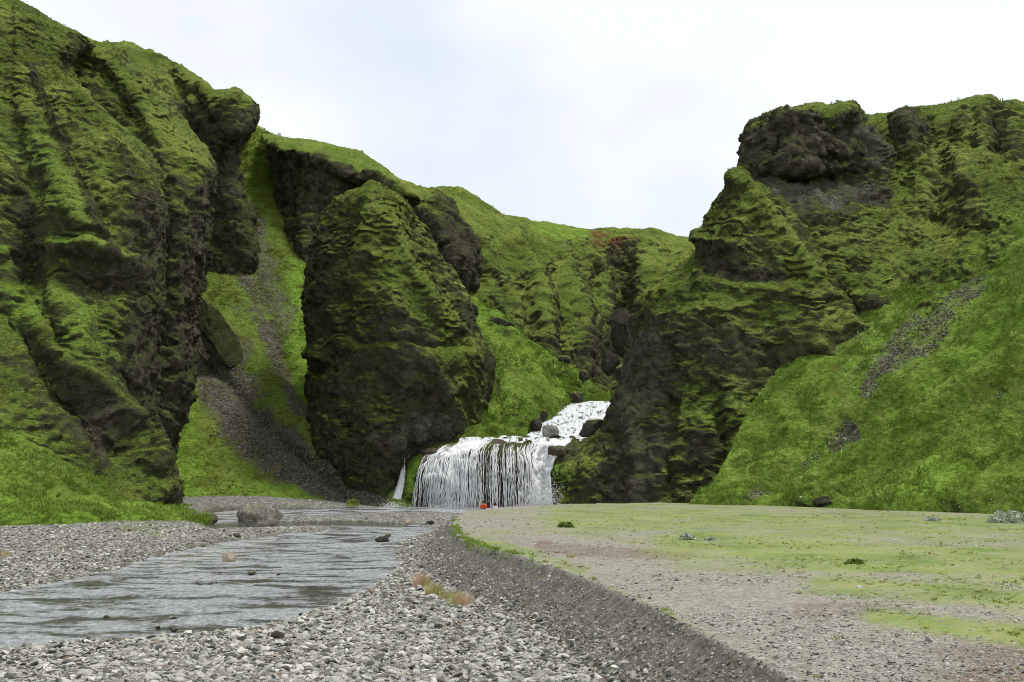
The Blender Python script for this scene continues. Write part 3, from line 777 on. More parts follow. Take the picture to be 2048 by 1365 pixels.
# --- right grass slope
RS = [
 [(1600,640,104),(1720,600,103),(1830,560,101),(1950,500,99),(2048,430,97),(2200,360,92),(2600,250,84)],
 [(1560,740,97),(1700,690,96),(1820,660,93.5),(1950,620,90),(2060,570,87),(2220,520,81),(2600,450,70)],
 [(1500,830,92),(1680,790,90.5),(1810,770,86.5),(1940,740,82.5),(2060,710,79),(2230,680,73),(2600,640,62)],
 [(1460,910,87.5),(1640,890,85),(1790,870,80.5),(1930,850,76),(2060,840,72.5),(2240,820,67),(2600,800,55)],
 [(1420,970,84),(1600,965,80.5),(1770,955,75.5),(1920,945,71),(2060,940,67.5),(2250,930,62),(2600,920,50)],
 [(1380,1003,81),(1580,1005,77),(1760,1010,71.5),(1910,1015,67),(2060,1025,62.5),(2260,1040,57),(2600,1060,46)],
]
o, SURF['RS'] = build_net('grass_slope', RS, 0.15, wrap=(0, 1), back=(20, 8), skirt=True, lump=0.6, crag=0.08, ledge=0.12, lz=0.6, fine=0.05, seed=71.0, tuss=0.17,
    ridges=[([(1540,960),(1720,860),(1900,740),(2060,630)], 20, -1.0), ([(1600,985),(1760,900),(1900,800),(2060,700)], 22, 1.1), ([(1880,1000),(1990,900),(2060,830)], 18, -1.0), ([(1930,1010),(2060,900)], 24, 0.8), ([(1700,990),(1850,900),(2000,780)], 16, -0.5), ([(1700,830),(1800,760)], 14, 0.4)],
    base={'a_moss': 0.52, 'a_vivid': 0.52},
    paint={'a_gravel': [([(1950,570),(1900,620),(1850,690),(1790,740)], 34, 0.5), ([(1830,640),(1760,740),(1735,780)], 24, 0.45), ([(1700,860),(1670,890)], 24, 0.75), ([(1640,910),(1610,930)], 14, 0.5), ([(1490,1000),(1530,980)], 18, 0.5)],
           'a_vivid': [([(1560,970),(1760,850),(1930,720),(2060,620)], 36, 0.5), ([(1840,1000),(1900,930),(1880,960)], 50, 0.8), ([(1700,720),(1740,690)], 40, 0.4), ([(1650,860),(1800,800)], 40, -0.3), ([(1980,800),(2060,760)], 60, -0.3)]})
tag(o, kind='structure')

# --- left grass bank in front of the first buttress
LG = [
 [(-600,700,86),(-200,720,84),(0,790,81),(150,880,83),(250,950,86),(330,1000,89),(380,1020,91)],
 [(-600,820,76),(-200,840,75.5),(0,860,75.5),(150,925,78.5),(250,975,81.5),(330,1010,83.5),(400,1028,85)],
 [(-600,930,70),(-200,940,70),(0,955,71),(150,985,74),(250,1005,77),(345,1022,79),(405,1034,80)],
 [(-600,1005,65),(-200,1005,66),(0,1010,68),(150,1016,70.5),(250,1024,73.5),(345,1034,76),(412,1040,77)],
 [(-600,1030,61),(-200,1030,62.5),(0,1032,65),(150,1036,67.5),(250,1042,70.5),(345,1046,73),(415,1047,75)],
]
o, SURF['LG'] = build_net('grass_bank', LG, 0.14, wrap=(1, 0), skirt=True, lump=0.4, crag=0.06, ledge=0.1, lz=0.6, fine=0.05, seed=77.0, tuss=0.12,
    base={'a_moss': 0.75, 'a_vivid': 0.6},
    paint={'a_vivid': [([(0,1020),(150,1025),(300,1035),(400,1040)], 30, 0.4), ([(60,930),(180,970)], 50, -0.3)], 'a_moss': [([(230,930),(300,985)], 40, -0.2)]})
tag(o, kind='structure')
#==NETS_END==
#==PART2==
# ------------------------------------------------------------------ river, gravel flats, terrace
def wz(p):
    rx = p[:, 1]
    return 0.32 * sstep(72, 98, rx)

def px_poly(pts, z):
    return np.array([on_z(a, b, z) for a, b in pts])

RIVER = px_poly([(-700,1255),(-300,1225),(0,1188),(120,1165),(200,1148),(270,1130),(340,1108),(450,1086),(560,1071),(640,1064),(690,1056),(660,1051),(600,1053),(560,1056),(500,1060),(440,1063),
                 (415,1054),(440,1047),(500,1044),(560,1046),(640,1046),(720,1045),(790,1047),(838,1053),(848,1062),(815,1072),(785,1090),(776,1125),(762,1152),(700,1190),(630,1215),(560,1235),(470,1256),(380,1270),(250,1281),(130,1287),(0,1303),(-300,1340),(-700,1400)], 0.0)
POOL = px_poly([(415,1034),(430,1024),(500,1020),(640,1019),(760,1018),(790,1012),(850,1008),(1000,1005),(1130,1005),(1130,1024),(960,1027),(860,1024),(760,1025),(640,1028),(540,1031),(470,1036),(430,1042)], 0.3)
TERR = np.concatenate([px_poly([(928,1023),(908,1036),(903,1048),(915,1074),(960,1094),(1050,1116),(1150,1150),(1250,1191),(1340,1235),(1450,1290),(1530,1330),(1600,1366),(1760,1450)], 1.3),
                       np.array([(8.2, 4.0), (10.0, -15.0), (70, -15), (75, 60), (40, 92)]),
                       px_poly([(1480,1009),(1300,1006),(1130,1008),(1000,1015)], 1.3)])

def floor_z(P2):
    p3 = np.column_stack([P2, np.zeros(len(P2))])
    z = 0.2 + 0.07 * fbm(p3, 5.0, 4, 2.0) + 0.03 * fbm(p3, 0.8, 2, 5.0)
    z += 0.42 * sstep(-13, -27, P2[:, 0]) * sstep(40, 60, P2[:, 1])
    z += 0.30 * sstep(74, 96, P2[:, 1]) - 0.13 * sstep(62, 76, P2[:, 1]) * sstep(-24, -16, P2[:, 0])
    z += 0.45 * sstep(99, 104, P2[:, 1]) * sstep(-12, -18, P2[:, 0])
    near = sstep(34, 22, P2[:, 1]) * sstep(-3, 3, P2[:, 0])
    z += 0.12 * near
    s = np.maximum(sdf(P2, RIVER), sdf(P2, POOL))
    w = s + 0.5 * fbm(p3, 2.0, 3, 9.0)
    bed = wz(P2) - 0.35
    t = sstep(-1.6, 1.1, w)
    return z * (1 - t) + bed * t, w

def terr_z(P2, s=None):
    p3 = np.column_stack([P2, np.zeros(len(P2))])
    if s is None: s = sdf(P2, TERR)
    s = s + 0.14 * fbm(p3, 1.6, 4, 15.0)
    top = 1.3 + 0.05 * fbm(p3, 6.0, 3, 17.0) + 0.012 * fbm(p3, 0.7, 2, 18.0)
    z = np.where(s > 0, top, top + s * 0.72 - 0.07 * sstep(0, -0.12, s)) + 0.03 * fbm(p3, 0.6, 3, 19.0) * (s < 0.1)
    return z, s

def fan(Y0, Y1, nr, a0, a1, nc):
    Y = np.geomspace(Y0, Y1, nr)
    A = np.linspace(a0, a1, nc)
    return (A[None, :] * Y[:, None]).ravel(), np.repeat(Y, nc)

def sheet(name, x, y, z, nr, nc, keep, mat, attrs):
    Fq = grid_faces(nc, nr)[:, ::-1]
    k = keep[Fq].any(1)
    Fq = Fq[k]
    used = np.unique(Fq)
    remap = np.zeros(len(x), np.int32); remap[used] = np.arange(len(used))
    me = mesh_np(name, np.column_stack([x, y, z])[used], remap[Fq], True, {a: v[used] for a, v in attrs.items()})
    return link_mesh(name, me, mat)

nr, nc = 300, 260
x, y = fan(5, 118, nr, -0.62, 0.42, nc)
P2 = np.column_stack([x, y])
z, wsd = floor_z(P2)
p3 = np.column_stack([x, y, z])
ppx, ppy = proj(p3)
dT = sdf(P2, TERR)
GRAVEL_BED = sheet('gravel_bed', x, y, z, nr, nc, dT < 1.5, M_GRAVEL, {
    'a_wet': sstep(-1.0, -0.1, wsd) * 0.9,
    'a_soil': 0.7 * sstep(-3.0, 0, dT) + 0.25,
    'a_green': strokes(ppx, ppy, [([(250,1052),(330,1060)], 30, 0.5), ([(130,1090),(60,1120)], 40, 0.3)], 0.5 * fbm(p3, 2.0, 3, 4.0)) + 0.05})
tag(GRAVEL_BED, kind='structure')

nr, nc = 300, 330
x, y = fan(4, 96, nr, -0.09, 0.75, nc)
P2 = np.column_stack([x, y])
s0 = sdf(P2, TERR)
z, s = terr_z(P2, s0)
p3 = np.column_stack([x, y, z])
ppx, ppy = proj(p3)
wob = 0.45 * fbm(p3, (5, 5, 5), 4, 3.0)
GREEN_T = [([(1150,1032),(1500,1040),(1750,1050),(2100,1060)], 60, 0.62), ([(1380,1090),(1700,1110),(2100,1130)], 70, 0.7), ([(1650,1165),(1900,1185),(2100,1200)], 45, 0.62), ([(1760,1240),(1900,1250),(2100,1280)], 36, 0.7),
           ([(930,1075),(1060,1106),(1160,1140)], 22, 0.5), ([(960,1030),(1200,1022)], 22, 0.35), ([(960,1062),(1100,1060),(1300,1085)], 16, 0.42), ([(1180,1165),(1300,1215),(1420,1275),(1520,1335)], 10, 0.4)]
green = soft(ppx, ppy, GREEN_T, wob)
soil = strokes(ppx, ppy, [([(1080,1096),(1230,1105),(1380,1108)], 17, 0.7), ([(1000,1078),(1100,1082)], 8, 0.5), ([(1600,1222),(1800,1225)], 24, 0.6), ([(1880,1330),(2100,1340)], 120, 0.55), ([(1980,1380),(2100,1380)], 110, 0.35), ([(1380,1160),(1500,1180)], 20, 0.3)], wob)
bank = sstep(0.08, -0.1, s)
TERRACE = sheet('terrace', x, y, z, nr, nc, s0 > -4.0, M_TERRACE, {'a_green': 0.05 + green * (1 - bank) - bank, 'a_soil': soil * (1 - bank), 'a_bank': bank})
tag(TERRACE, kind='structure')

# far ground sheet under everything, out to the horizon
me = bpy.data.meshes.new('ground')
me.from_pydata([(-9000, -9000, -2.2), (9000, -9000, -2.2), (9000, 9000, -2.2), (-9000, 9000, -2.2)], [], [(0, 1, 2, 3)])
tg = NT('ground_turf')
tg.done(tg.mix(tg.noise(tg.pos(), 0.05, 6, 0.7), (0.06, 0.08, 0.015), (0.14, 0.15, 0.04)))
tag(link_mesh('ground', me, tg.m), kind='structure')

# water of the river
def water_material():
    t = NT('river_water')
    p = t.pos(scale=(1, 0.55, 1), rot=(0, 0, math.radians(-18)))
    fast = t.attr('a_fast')
    n1 = t.noise(p, 5.2, 6, 0.74, 0.5)
    n2 = t.noise(t.pos(scale=(1, 0.5, 1)), 10.0, 4, 0.7)
    foam = t.step(t.math('ADD', t.math('MULTIPLY', n1, 0.75), t.math('MULTIPLY', n2, 0.35)), 0.44, 0.68)
    patch = t.step(t.noise(t.pos(scale=(0.7, 0.4, 1), loc=(4, 1, 0)), 0.55, 4, 0.6), 0.26, 0.5)
    patch = t.math('MULTIPLY', patch, t.step(t.noise(t.pos(scale=(0.35, 1, 1), rot=(0, 0, math.radians(-20))), 0.9, 4, 0.6), 0.36, 0.58, 0.1, 1.0))
    foam = t.math('MULTIPLY', t.math('MULTIPLY', foam, fast), patch)
    col = t.mix(foam, t.mix(t.math('MULTIPLY', fast, t.step(t.math('ADD', t.math('MULTIPLY', n1, 0.5), t.math('MULTIPLY', patch, 0.6)), 0.3, 0.75)), (0.085, 0.085, 0.058), (0.36, 0.39, 0.415)), (0.85, 0.87, 0.9))  # foam and aerated water, plus silvery sky reflection painted into the fast colour
    h = t.math('ADD', t.math('MULTIPLY', n1, 1.0), t.math('MULTIPLY', n2, 0.5))
    bs = t.node('ShaderNodeBump')
    t.put(bs.inputs['Height'], h)
    bs.inputs['Distance'].default_value = 0.6
    t.put(bs.inputs['Strength'], t.math('MULTIPLY_ADD', fast, 0.8, 0.1))
    t.b.inputs['IOR'].default_value = 1.33
    return t.done(col, t.math('MULTIPLY_ADD', fast, 0.2, 0.05), bs.outputs['Normal'], 0.5)
M_WATER = water_material()
nr, nc = 520, 420
x, y = fan(16, 112, nr, -0.62, 0.09, nc)
P2 = np.column_stack([x, y])
sr, sp = sdf(P2, RIVER), sdf(P2, POOL)
p3 = np.column_stack([x, y, 0 * x])
ppx, ppy = proj(p3)
calm = sstep(1.0, 0.2, seg_dist(np.column_stack([ppx, ppy]), [(420,1053),(560,1049),(700,1048),(800,1051)]) / 9) \
     + sstep(1.0, 0.3, seg_dist(np.column_stack([ppx, ppy]), [(330,1124),(450,1098),(540,1080)]) / 18 + 0.7 * fbm(p3, (1.6, 3, 1), 3, 3.0)) * 0.4
fast = np.clip(1 - calm, 0, 1) * sstep(-1.3, 0.1, np.maximum(sr, sp) + 0.7 * fbm(p3, (1.2, 2.0, 1), 3, 44.0))
wv = fbm(p3, (0.9, 1.5, 1), 3, 61.0) * 0.05 + (np.abs(fbm(p3, (1.7, 2.4, 1), 4, 66.0)) - 0.3) * 0.09
z = wz(P2) - 0.02 + wv * fast * sstep(120, 60, y)
RIV = sheet('river', x, y, z, nr, nc, (sr > -2.5) | (sp > -2.5), M_WATER, {'a_fast': fast})
tag(RIV, kind='structure')

# ------------------------------------------------------------------ waterfall
LOBE = [
 [(845,893,116),(885,880,113),(920,876,111),(960,875,110.5),(1000,875,110.5),(1040,876,110.5),(1080,878,110),(1120,880,110),(1150,880,110.5),(1200,880,111)],
 [(820,912,114),(855,894,109.5),(900,888,108.3),(950,885,108),(1000,885,108),(1040,888,108),(1075,890,108),(1105,890,108.4),(1140,889,108.6),(1185,888,108.8)],
 [(806,925,113),(834,910,107.8),(874,908,106.6),(926,900,105.8),(985,897,105.4),(1034,900,105.8),(1064,912,106.8),(1088,914,107.9),(1122,905,107.2),(1165,902,107)],
 [(800,940,113),(820,924,107),(860,926,105.8),(918,914,104.7),(980,909,104),(1036,913,104.4),(1062,930,106),(1083,934,107.4),(1112,925,106.6),(1150,925,106)],
 [(797,965,112),(809,950,106.4),(853,953,105.2),(914,945,103.9),(980,942,103.3),(1037,944,103.8),(1064,955,105.6),(1083,955,107),(1104,950,106.2),(1140,955,105.5)],
 [(796,995,112),(804,985,106.2),(849,986,104.9),(912,984,103.6),(980,984,103),(1038,984,103.6),(1066,987,105.4),(1085,985,106.8),(1106,985,106),(1140,990,105.2)],
 [(796,1030,112),(802,1026,106),(846,1026,104.8),(911,1026,103.5),(980,1026,102.9),(1038,1026,103.5),(1067,1026,105.3),(1087,1026,106.7),(1108,1026,105.8),(1140,1030,105)],
]
o, LS = build_net('waterfall_ledge', LOBE, 0.1, lump=0.12, crag=0.18, ledge=0.14, lz=0.5, fine=0.04, seed=83.0,
    base={'a_moss': -0.45},
    paint={'a_moss': [([(830,920),(815,960),(812,1010)], 30, 0.95), ([(850,905),(880,900)], 16, 0.3), ([(1120,940),(1125,1000)], 24, 0.8)],
           'a_vivid': [([(830,920),(815,960),(812,1010)], 30, 1.0), ([(1120,940),(1125,1000)], 24, 0.8)],
           'a_pale': [([(1150,905),(1120,895)], 40, 0.5)]})
tag(o, 'rounded dark rock ledge under the lower waterfall, mossy at its left end', 'rock')

def foam_material():
    t = NT('white_water')
    p = t.pos(scale=(1, 1, 0.35))
    col = t.ramp(t.noise(p, 3.0, 4, 0.6), [(0.25, (0.78, 0.82, 0.86)), (0.55, (0.92, 0.93, 0.94))])
    t.b.inputs['Subsurface Weight'].default_value = 0.0
    t.b.inputs['Alpha'].default_value = 0.72
    return t.done(col, 0.55, t.bump(t.noise(p, 7.0, 3, 0.6), 0.06, 0.5), 0.4)
M_FOAM = foam_material()

def tubes(paths, radii):
    """many three-sided strands in one vertex/face list"""
    V, Fc, n = [], [], 0
    for pts, r in zip(paths, radii):
        m = len(pts)
        T = np.gradient(pts, axis=0)
        T /= np.maximum(np.linalg.norm(T, axis=1, keepdims=True), 1e-6)
        side = np.cross(T, (0, 1, 0.2)); side /= np.maximum(np.linalg.norm(side, axis=1, keepdims=True), 1e-6)
        up = np.cross(side, T)
        ring = np.stack([pts + side * r[:, None], pts - up * r[:, None] * 0.5, pts - side * r[:, None], pts + up * r[:, None] * 0.5], 1)
        V.append(ring.reshape(-1, 3))
        a = n + np.arange(m - 1)[:, None] * 4
        for k in range(4):
            k2 = (k + 1) % 4
            Fc.append(np.column_stack([a[:, 0] + k, a[:, 0] + k2, a[:, 0] + 4 + k2, a[:, 0] + 4 + k]))
        n += m * 4
    return np.concatenate(V), np.concatenate(Fc)

def surf_eval(Sf, u, v):
    nv, nu = Sf.shape[:2]
    a = np.clip(u, 0, 1) * (nu - 1.001); b = np.clip(v, 0, 1) * (nv - 1.001)
    i, j = a.astype(int), b.astype(int)
    fa, fb = (a - i)[:, None], (b - j)[:, None]
    return (Sf[j, i] * (1 - fa) * (1 - fb) + Sf[j, i + 1] * fa * (1 - fb) + Sf[j + 1, i] * (1 - fa) * fb + Sf[j + 1, i + 1] * fa * fb)

LN = grid_normals(LS)
cpx, _ = proj(LS[LS.shape[0] // 2])                # picture column of each u, half way down
def u_of(px): return np.interp(px, np.maximum.accumulate(cpx), np.linspace(0, 1, len(cpx)))
rng = np.random.default_rng(5)
paths, radii = [], []
# where the water runs: (column, spread, count, thickness, start)
FLOW = [(852, 6, 16, .034, .3), (866, 8, 28, .04, .24), (884, 9, 44, .045, .14), (902, 9, 66, .05, .05), (920, 9, 72, .05, .02), (937, 8, 48, .05, .04), (951, 6, 22, .04, .12), (963, 6, 12, .03, .3), (976, 6, 10, .028, .36), (990, 6, 26, .036, .34), (1004, 6, 7, .03, .4), (1018, 7, 24, .036, .36),
        (1034, 7, 20, .036, .34), (1049, 6, 24, .036, .26), (1061, 5, 36, .045, .05), (1074, 8, 190, .09, .0), (1092, 9, 230, .11, .0), (1104, 4, 60, .07, .0)]
for c, sp_, cnt, th, v0 in FLOW:
    left, cen, step_ = 0, c, 0
    solid = c > 1062
    for k in range(cnt):
        if left == 0:
            left = int(rng.integers(2, 9)); step_ += 1
            cen = c + sp_ * 1.25 * (((step_ * 0.618) % 1.0) * 2 - 1)
        left -= 1
        px0 = cen + rng.normal(0, 1.6)
        if not 845 < px0 < 1110: continue
        u0 = u_of(px0)
        vs = np.clip(v0 + rng.random() * 0.3 - 0.02, 0, 0.8)
        if rng.random() < 0.3: vs = rng.uniform(0.3, 0.75)
        ve = 1.0 if rng.random() < 0.6 else rng.uniform(vs + 0.15, 1.0)
        m = 34
        v = np.linspace(vs, ve, m)
        fall = sstep(0.35, 0.55, v)
        uu = u0 + np.cumsum(rng.normal(0, 0.002, m)) * (1 - 0.6 * fall)
        p = surf_eval(LS, uu, v)
        nn = LN[np.clip((v * (LS.shape[0] - 1)).astype(int), 0, LS.shape[0] - 1), np.clip((uu * (LS.shape[1] - 1)).astype(int), 0, LS.shape[1] - 1)]
        p = p + nn * (0.03 + 0.06 * rng.random())
        p[:, 1] -= fall * (0.08 + 0.3 * rng.random())
        brk = vn(p, (0.25, 0.25, 0.45), k * 1.7 + c)
        r = th * rng.uniform(0.35, 1.25) * (0.35 + 1.1 * brk) * (1 if solid else sstep(0.2, 0.5, brk + 0.25 * (1 - fall)))
        r *= sstep(0, 0.12, np.linspace(0, 1, m)) * (1 - 0.5 * sstep(0.8, 1, np.linspace(0, 1, m)))
        paths.append(p); radii.append(r + 0.002)
# thin left-hand fall
for k in range(60):
    t_ = np.linspace(0, 1, 16)
    a, b = at(806 + rng.normal(0, 2), 921 + rng.normal(0, 3), 107.0), at(784 + rng.normal(0, 3.5), 1016, 105.2)
    p = a + (b - a) * t_[:, None]
    p[:, 0] += 0.45 * np.sin(np.pi * t_ * 0.9) * 0.9 + np.cumsum(rng.normal(0, 0.012, 16)); p[:, 2] += 1.0 * np.sin(np.pi * t_) * 0.5
    paths.append(p); radii.append(0.05 * rng.uniform(0.3, 1.0) * (0.4 + t_) + 0.004)
V, Fc = tubes(paths, radii)
fall_o = link_mesh('waterfall', mesh_np('waterfall', V, Fc, True), M_FOAM)
tag(fall_o, 'lower waterfall of white strands fanning over the rounded ledge', 'waterfall')

# droplets flung off the fall and foam at its foot
def blob_mesh(name, seed, sub=2, amp=0.35, flat=1.0, cuts=0):
    bm = bmesh.new()
    bmesh.ops.create_icosphere(bm, subdivisions=sub, radius=1.0)
    V = np.array([v.co[:] for v in bm.verts], np.float32)
    r = np.random.default_rng(seed)
    V *= (1 + amp * fbm(V, 1.1, 3, seed * 3.7))[:, None]
    for k in range(cuts):
        n = r.normal(size=3); n /= np.linalg.norm(n)
        d = r.uniform(0.55, 0.85)
        h = V @ n - d
        V -= np.outer(np.maximum(h, 0) * 0.9, n)
    V[:, 2] *= flat
    for v, c in zip(bm.verts, V): v.co = c
    for f in bm.faces: f.smooth = True
    me = bpy.data.meshes.new(name)
    bm.to_mesh(me); bm.free()
    return me

def scatter(name, P, R, Sx, meshes, mat, kind='stuff', parent=None):
    """copies of a few small meshes at points, by geometry nodes"""
    for m_ in meshes:
        if not m_.materials: m_.materials.append(mat)
    me = bpy.data.meshes.new(name)
    me.vertices.add(len(P))
    me.vertices.foreach_set('co', np.ascontiguousarray(P, np.float32).ravel())
    for a, v in (('rot', R), ('scl', Sx)):
        t_ = me.attributes.new(a, 'FLOAT_VECTOR', 'POINT')
        t_.data.foreach_set('vector', np.ascontiguousarray(v, np.float32).ravel())
    t_ = me.attributes.new('pick', 'INT', 'POINT')
    t_.data.foreach_set('value', np.random.default_rng(len(P)).integers(0, len(meshes), len(P)).astype(np.int32))
    o = link_mesh(name, me, mat, parent)
    ng = bpy.data.node_groups.new(name + '_nodes', 'GeometryNodeTree')
    ng.interface.new_socket('Geometry', in_out='INPUT', socket_type='NodeSocketGeometry')
    ng.interface.new_socket('Geometry', in_out='OUTPUT', socket_type='NodeSocketGeometry')
    gi, go = ng.nodes.new('NodeGroupInput'), ng.nodes.new('NodeGroupOutput')
    ip = ng.nodes.new('GeometryNodeInstanceOnPoints')
    g2i = ng.nodes.new('GeometryNodeGeometryToInstance')
    for m_ in reversed(meshes):
        so = bpy.data.objects.new(m_.name, m_)
        oi = ng.nodes.new('GeometryNodeObjectInfo')
        oi.inputs['Object'].default_value = so
        ng.links.new(oi.outputs['Geometry'], g2i.inputs[0])
    def na(nm, dt):
        q = ng.nodes.new('GeometryNodeInputNamedAttribute'); q.data_type = dt
        q.inputs['Name'].default_value = nm
        return q.outputs['Attribute']
    m2p = ng.nodes.new('GeometryNodeMeshToPoints')
    ng.links.new(gi.outputs[0], m2p.inputs['Mesh'])
    ng.links.new(m2p.outputs['Points'], ip.inputs['Points'])
    ng.links.new(g2i.outputs[0], ip.inputs['Instance'])
    ip.inputs['Pick Instance'].default_value = True
    ng.links.new(na('pick', 'INT'), ip.inputs['Instance Index'])
    e2r = ng.nodes.new('FunctionNodeEulerToRotation')
    ng.links.new(na('rot', 'FLOAT_VECTOR'), e2r.inputs[0])
    ng.links.new(e2r.outputs[0], ip.inputs['Rotation'])
    ng.links.new(na('scl', 'FLOAT_VECTOR'), ip.inputs['Scale'])
    ng.links.new(ip.outputs['Instances'], go.inputs[0])
    md = o.modifiers.new('scatter', 'NODES'); md.node_group = ng
    if kind: o['kind'] = kind
    return o

# foam and spray at the foot
n = 6500
c = rng.choice([880, 905, 928, 1018, 1040, 1075, 1092, 785], n, p=[.08, .14, .14, .08, .08, .2, .2, .08])
fx = c + rng.normal(0, 14, n); hh = np.abs(rng.normal(0, 1, n))
big = (c > 1060)
yy = np.where(big, 1016 - hh * 26, 1020 - hh * 7)
P = np.array([at(a, b, 103.6 + rng.normal(0, 0.5) - (0.6 if q else 0)) for a, b, q in zip(fx, yy, big)])
s_ = rng.uniform(0.01, 0.04, n)
spray = scatter('spray', P, rng.uniform(0, 6.28, (n, 3)), np.column_stack([s_ * 0.9, s_ * 0.9, s_ * 1.6]), [blob_mesh('drop', 1, 1, 0.2)], M_FOAM)
tag(spray, 'white spray and foam at the foot of the waterfall', 'spray')

# upper cascade
CA = [
 [(1135,801,134),(1165,802,134),(1190,802,134),(1220,803,134),(1255,805,134)],
 [(1105,814,129),(1135,812,129),(1170,810,129),(1205,809,129),(1245,812,129)],
 [(1092,832,124.5),(1122,830,124.5),(1155,828,124.5),(1190,828,124),(1232,832,124)],
 [(1078,848,120),(1105,848,120),(1138,847,119.5),(1170,850,119),(1215,855,118.5)],
 [(1062,864,115.5),(1088,865,115),(1115,866,115),(1150,868,114.5),(1195,872,114)],
 [(1045,877,112),(1075,878,111.5),(1105,879,111),(1145,880,110.5),(1190,881,110.5)],
 [(1045,885,110.5),(1075,885,109.5),(1105,886,109.5),(1145,886,109.5),(1190,887,109.8)],
]
def cascade_material():
    t = NT('cascade_water')
    u = t.pos(scale=(0.9, 0.28, 0.5), rot=(0, 0, math.radians(-38)))
    n = t.noise(u, 2.4, 6, 0.7, 0.6)
    m = t.step(n, 0.4, 0.48)
    col = t.mix(m, (0.06, 0.058, 0.05), t.ramp(t.noise(u, 6.0, 4, 0.6), [(0.3, (0.6, 0.66, 0.71)), (0.6, (0.86, 0.88, 0.9))]))
    return t.done(col, 0.45, t.bump(t.math('ADD', n, t.math('MULTIPLY', t.noise(u, 8.0, 4, 0.7), 0.4)), 0.35, 1.0), 0.4)
M_CASC = cascade_material()
G = np.array([[at(*c) for c in r] for r in CA])
D = dense(G, 0.1)
Nn = grid_normals(D).reshape(-1, 3)
Pc = D.reshape(-1, 3)
rot = np.column_stack([Pc[:, 0] * 0.79 - Pc[:, 1] * 0.61, (Pc[:, 0] * 0.61 + Pc[:, 1] * 0.79) * 0.3, Pc[:, 2] * 0.4])
Pc = Pc + Nn * (0.22 * fbm(rot, 0.9, 4, 3.0))[:, None] + Nn * (0.18 * np.abs(fbm(Pc, 1.4, 3, 8.0)))[:, None]
o = link_mesh('cascade', mesh_np('cascade', Pc, grid_faces(D.shape[1], D.shape[0]), True), M_CASC)
tag(o, 'upper cascade of white water sliding down the bouldery ramp', 'waterfall')
# stream above the cascade, running back into the gorge
me = bpy.data.meshes.new('upper_stream')
q = [at(1130, 801, 133.8), at(1258, 805, 133.8)]
me.from_pydata([tuple(q[0]), tuple(q[1]), (q[1][0] + 14, 175, q[1][2] + 0.8), (q[0][0] + 6, 175, q[0][2] + 0.8)], [], [(0, 1, 2, 3)])
tag(link_mesh('upper_stream', me, M_CASC), kind='structure')
# thin film of water on the flat top of the ledge
nv_, nu_ = LS.shape[:2]
i0, i1 = int(u_of(880) * nu_), int(u_of(1106) * nu_)
sub = LS[:int(nv_ * 0.26), i0:i1] + LN[:int(nv_ * 0.26), i0:i1] * 0.0
flm = sub.reshape(-1, 3).copy()
fpx, fpy = proj(flm)
flm[:, 2] -= 0.12 * np.exp(-((fpx - 1000) / 45) ** 2 - ((fpy - 896) / 9) ** 2)
flm[:, 2] += 0.015 + 0.16 * (vn(flm, (0.8, 0.8, 9), 4.0) - 0.5)
o = link_mesh('ledge_water', mesh_np('ledge_water', flm, grid_faces(sub.shape[1], sub.shape[0]), True), M_CASC)
tag(o, 'shallow white water spreading over the top of the ledge', 'water')

# ------------------------------------------------------------------ loose stones
M_STONE = stone_material('river_stone', [(0.0, (0.05, 0.048, 0.041)), (0.1, (0.1, 0.098, 0.086)), (0.3, (0.25, 0.248, 0.225)), (0.6, (0.38, 0.378, 0.35)), (0.87, (0.51, 0.51, 0.48)), (0.95, (0.64, 0.64, 0.61)), (0.965, (0.32, 0.27, 0.2)), (1.0, (0.16, 0.12, 0.09))])
M_BANKST = stone_material('bank_stone', [(0.0, (0.09, 0.085, 0.07)), (0.3, (0.22, 0.213, 0.188)), (0.65, (0.37, 0.362, 0.33)), (0.985, (0.52, 0.515, 0.485)), (1.0, (0.28, 0.21, 0.15))])
M_DARKST = stone_material('scree_stone', [(0.0, (0.06, 0.055, 0.04)), (0.5, (0.13, 0.12, 0.09)), (0.9, (0.23, 0.215, 0.175)), (1.0, (0.36, 0.34, 0.3))])
STONES = [blob_mesh('stone', 10 + k, 2, 0.3, 0.36 + 0.07 * (k % 4), 7 + k % 5) for k in range(8)]
for k, m_ in enumerate(STONES):
    if k % 2: m_.polygons.foreach_set('use_smooth', np.zeros(len(m_.polygons), bool))
BSTONES = [m_.copy() for m_ in STONES[:6]]
DSTONES = [m_.copy() for m_ in STONES[2:7]]
for m_ in STONES: m_.materials.append(M_STONE)

def sample_floor(n, y0, y1, a0, a1, seed):
    """points spread over the flats, thinning with distance"""
    r = np.random.default_rng(seed)
    Y = np.exp(r.uniform(math.log(y0), math.log(y1), n))
    return np.column_stack([r.uniform(a0, a1, n) * Y, Y]), r

def stone_rs(r, n, med, sig, tilt=0.25):
    s_ = np.clip(med * np.exp(r.normal(0, sig, n)), 0.022, 0.27) / 2
    S_ = np.column_stack([s_ * r.uniform(0.85, 1.3, n), s_ * r.uniform(0.65, 1.0, n), s_ * r.uniform(0.55, 1.0, n)])
    R_ = np.column_stack([r.normal(0, tilt, n), r.normal(0, tilt, n), r.uniform(0, 6.283, n)])
    return R_, S_

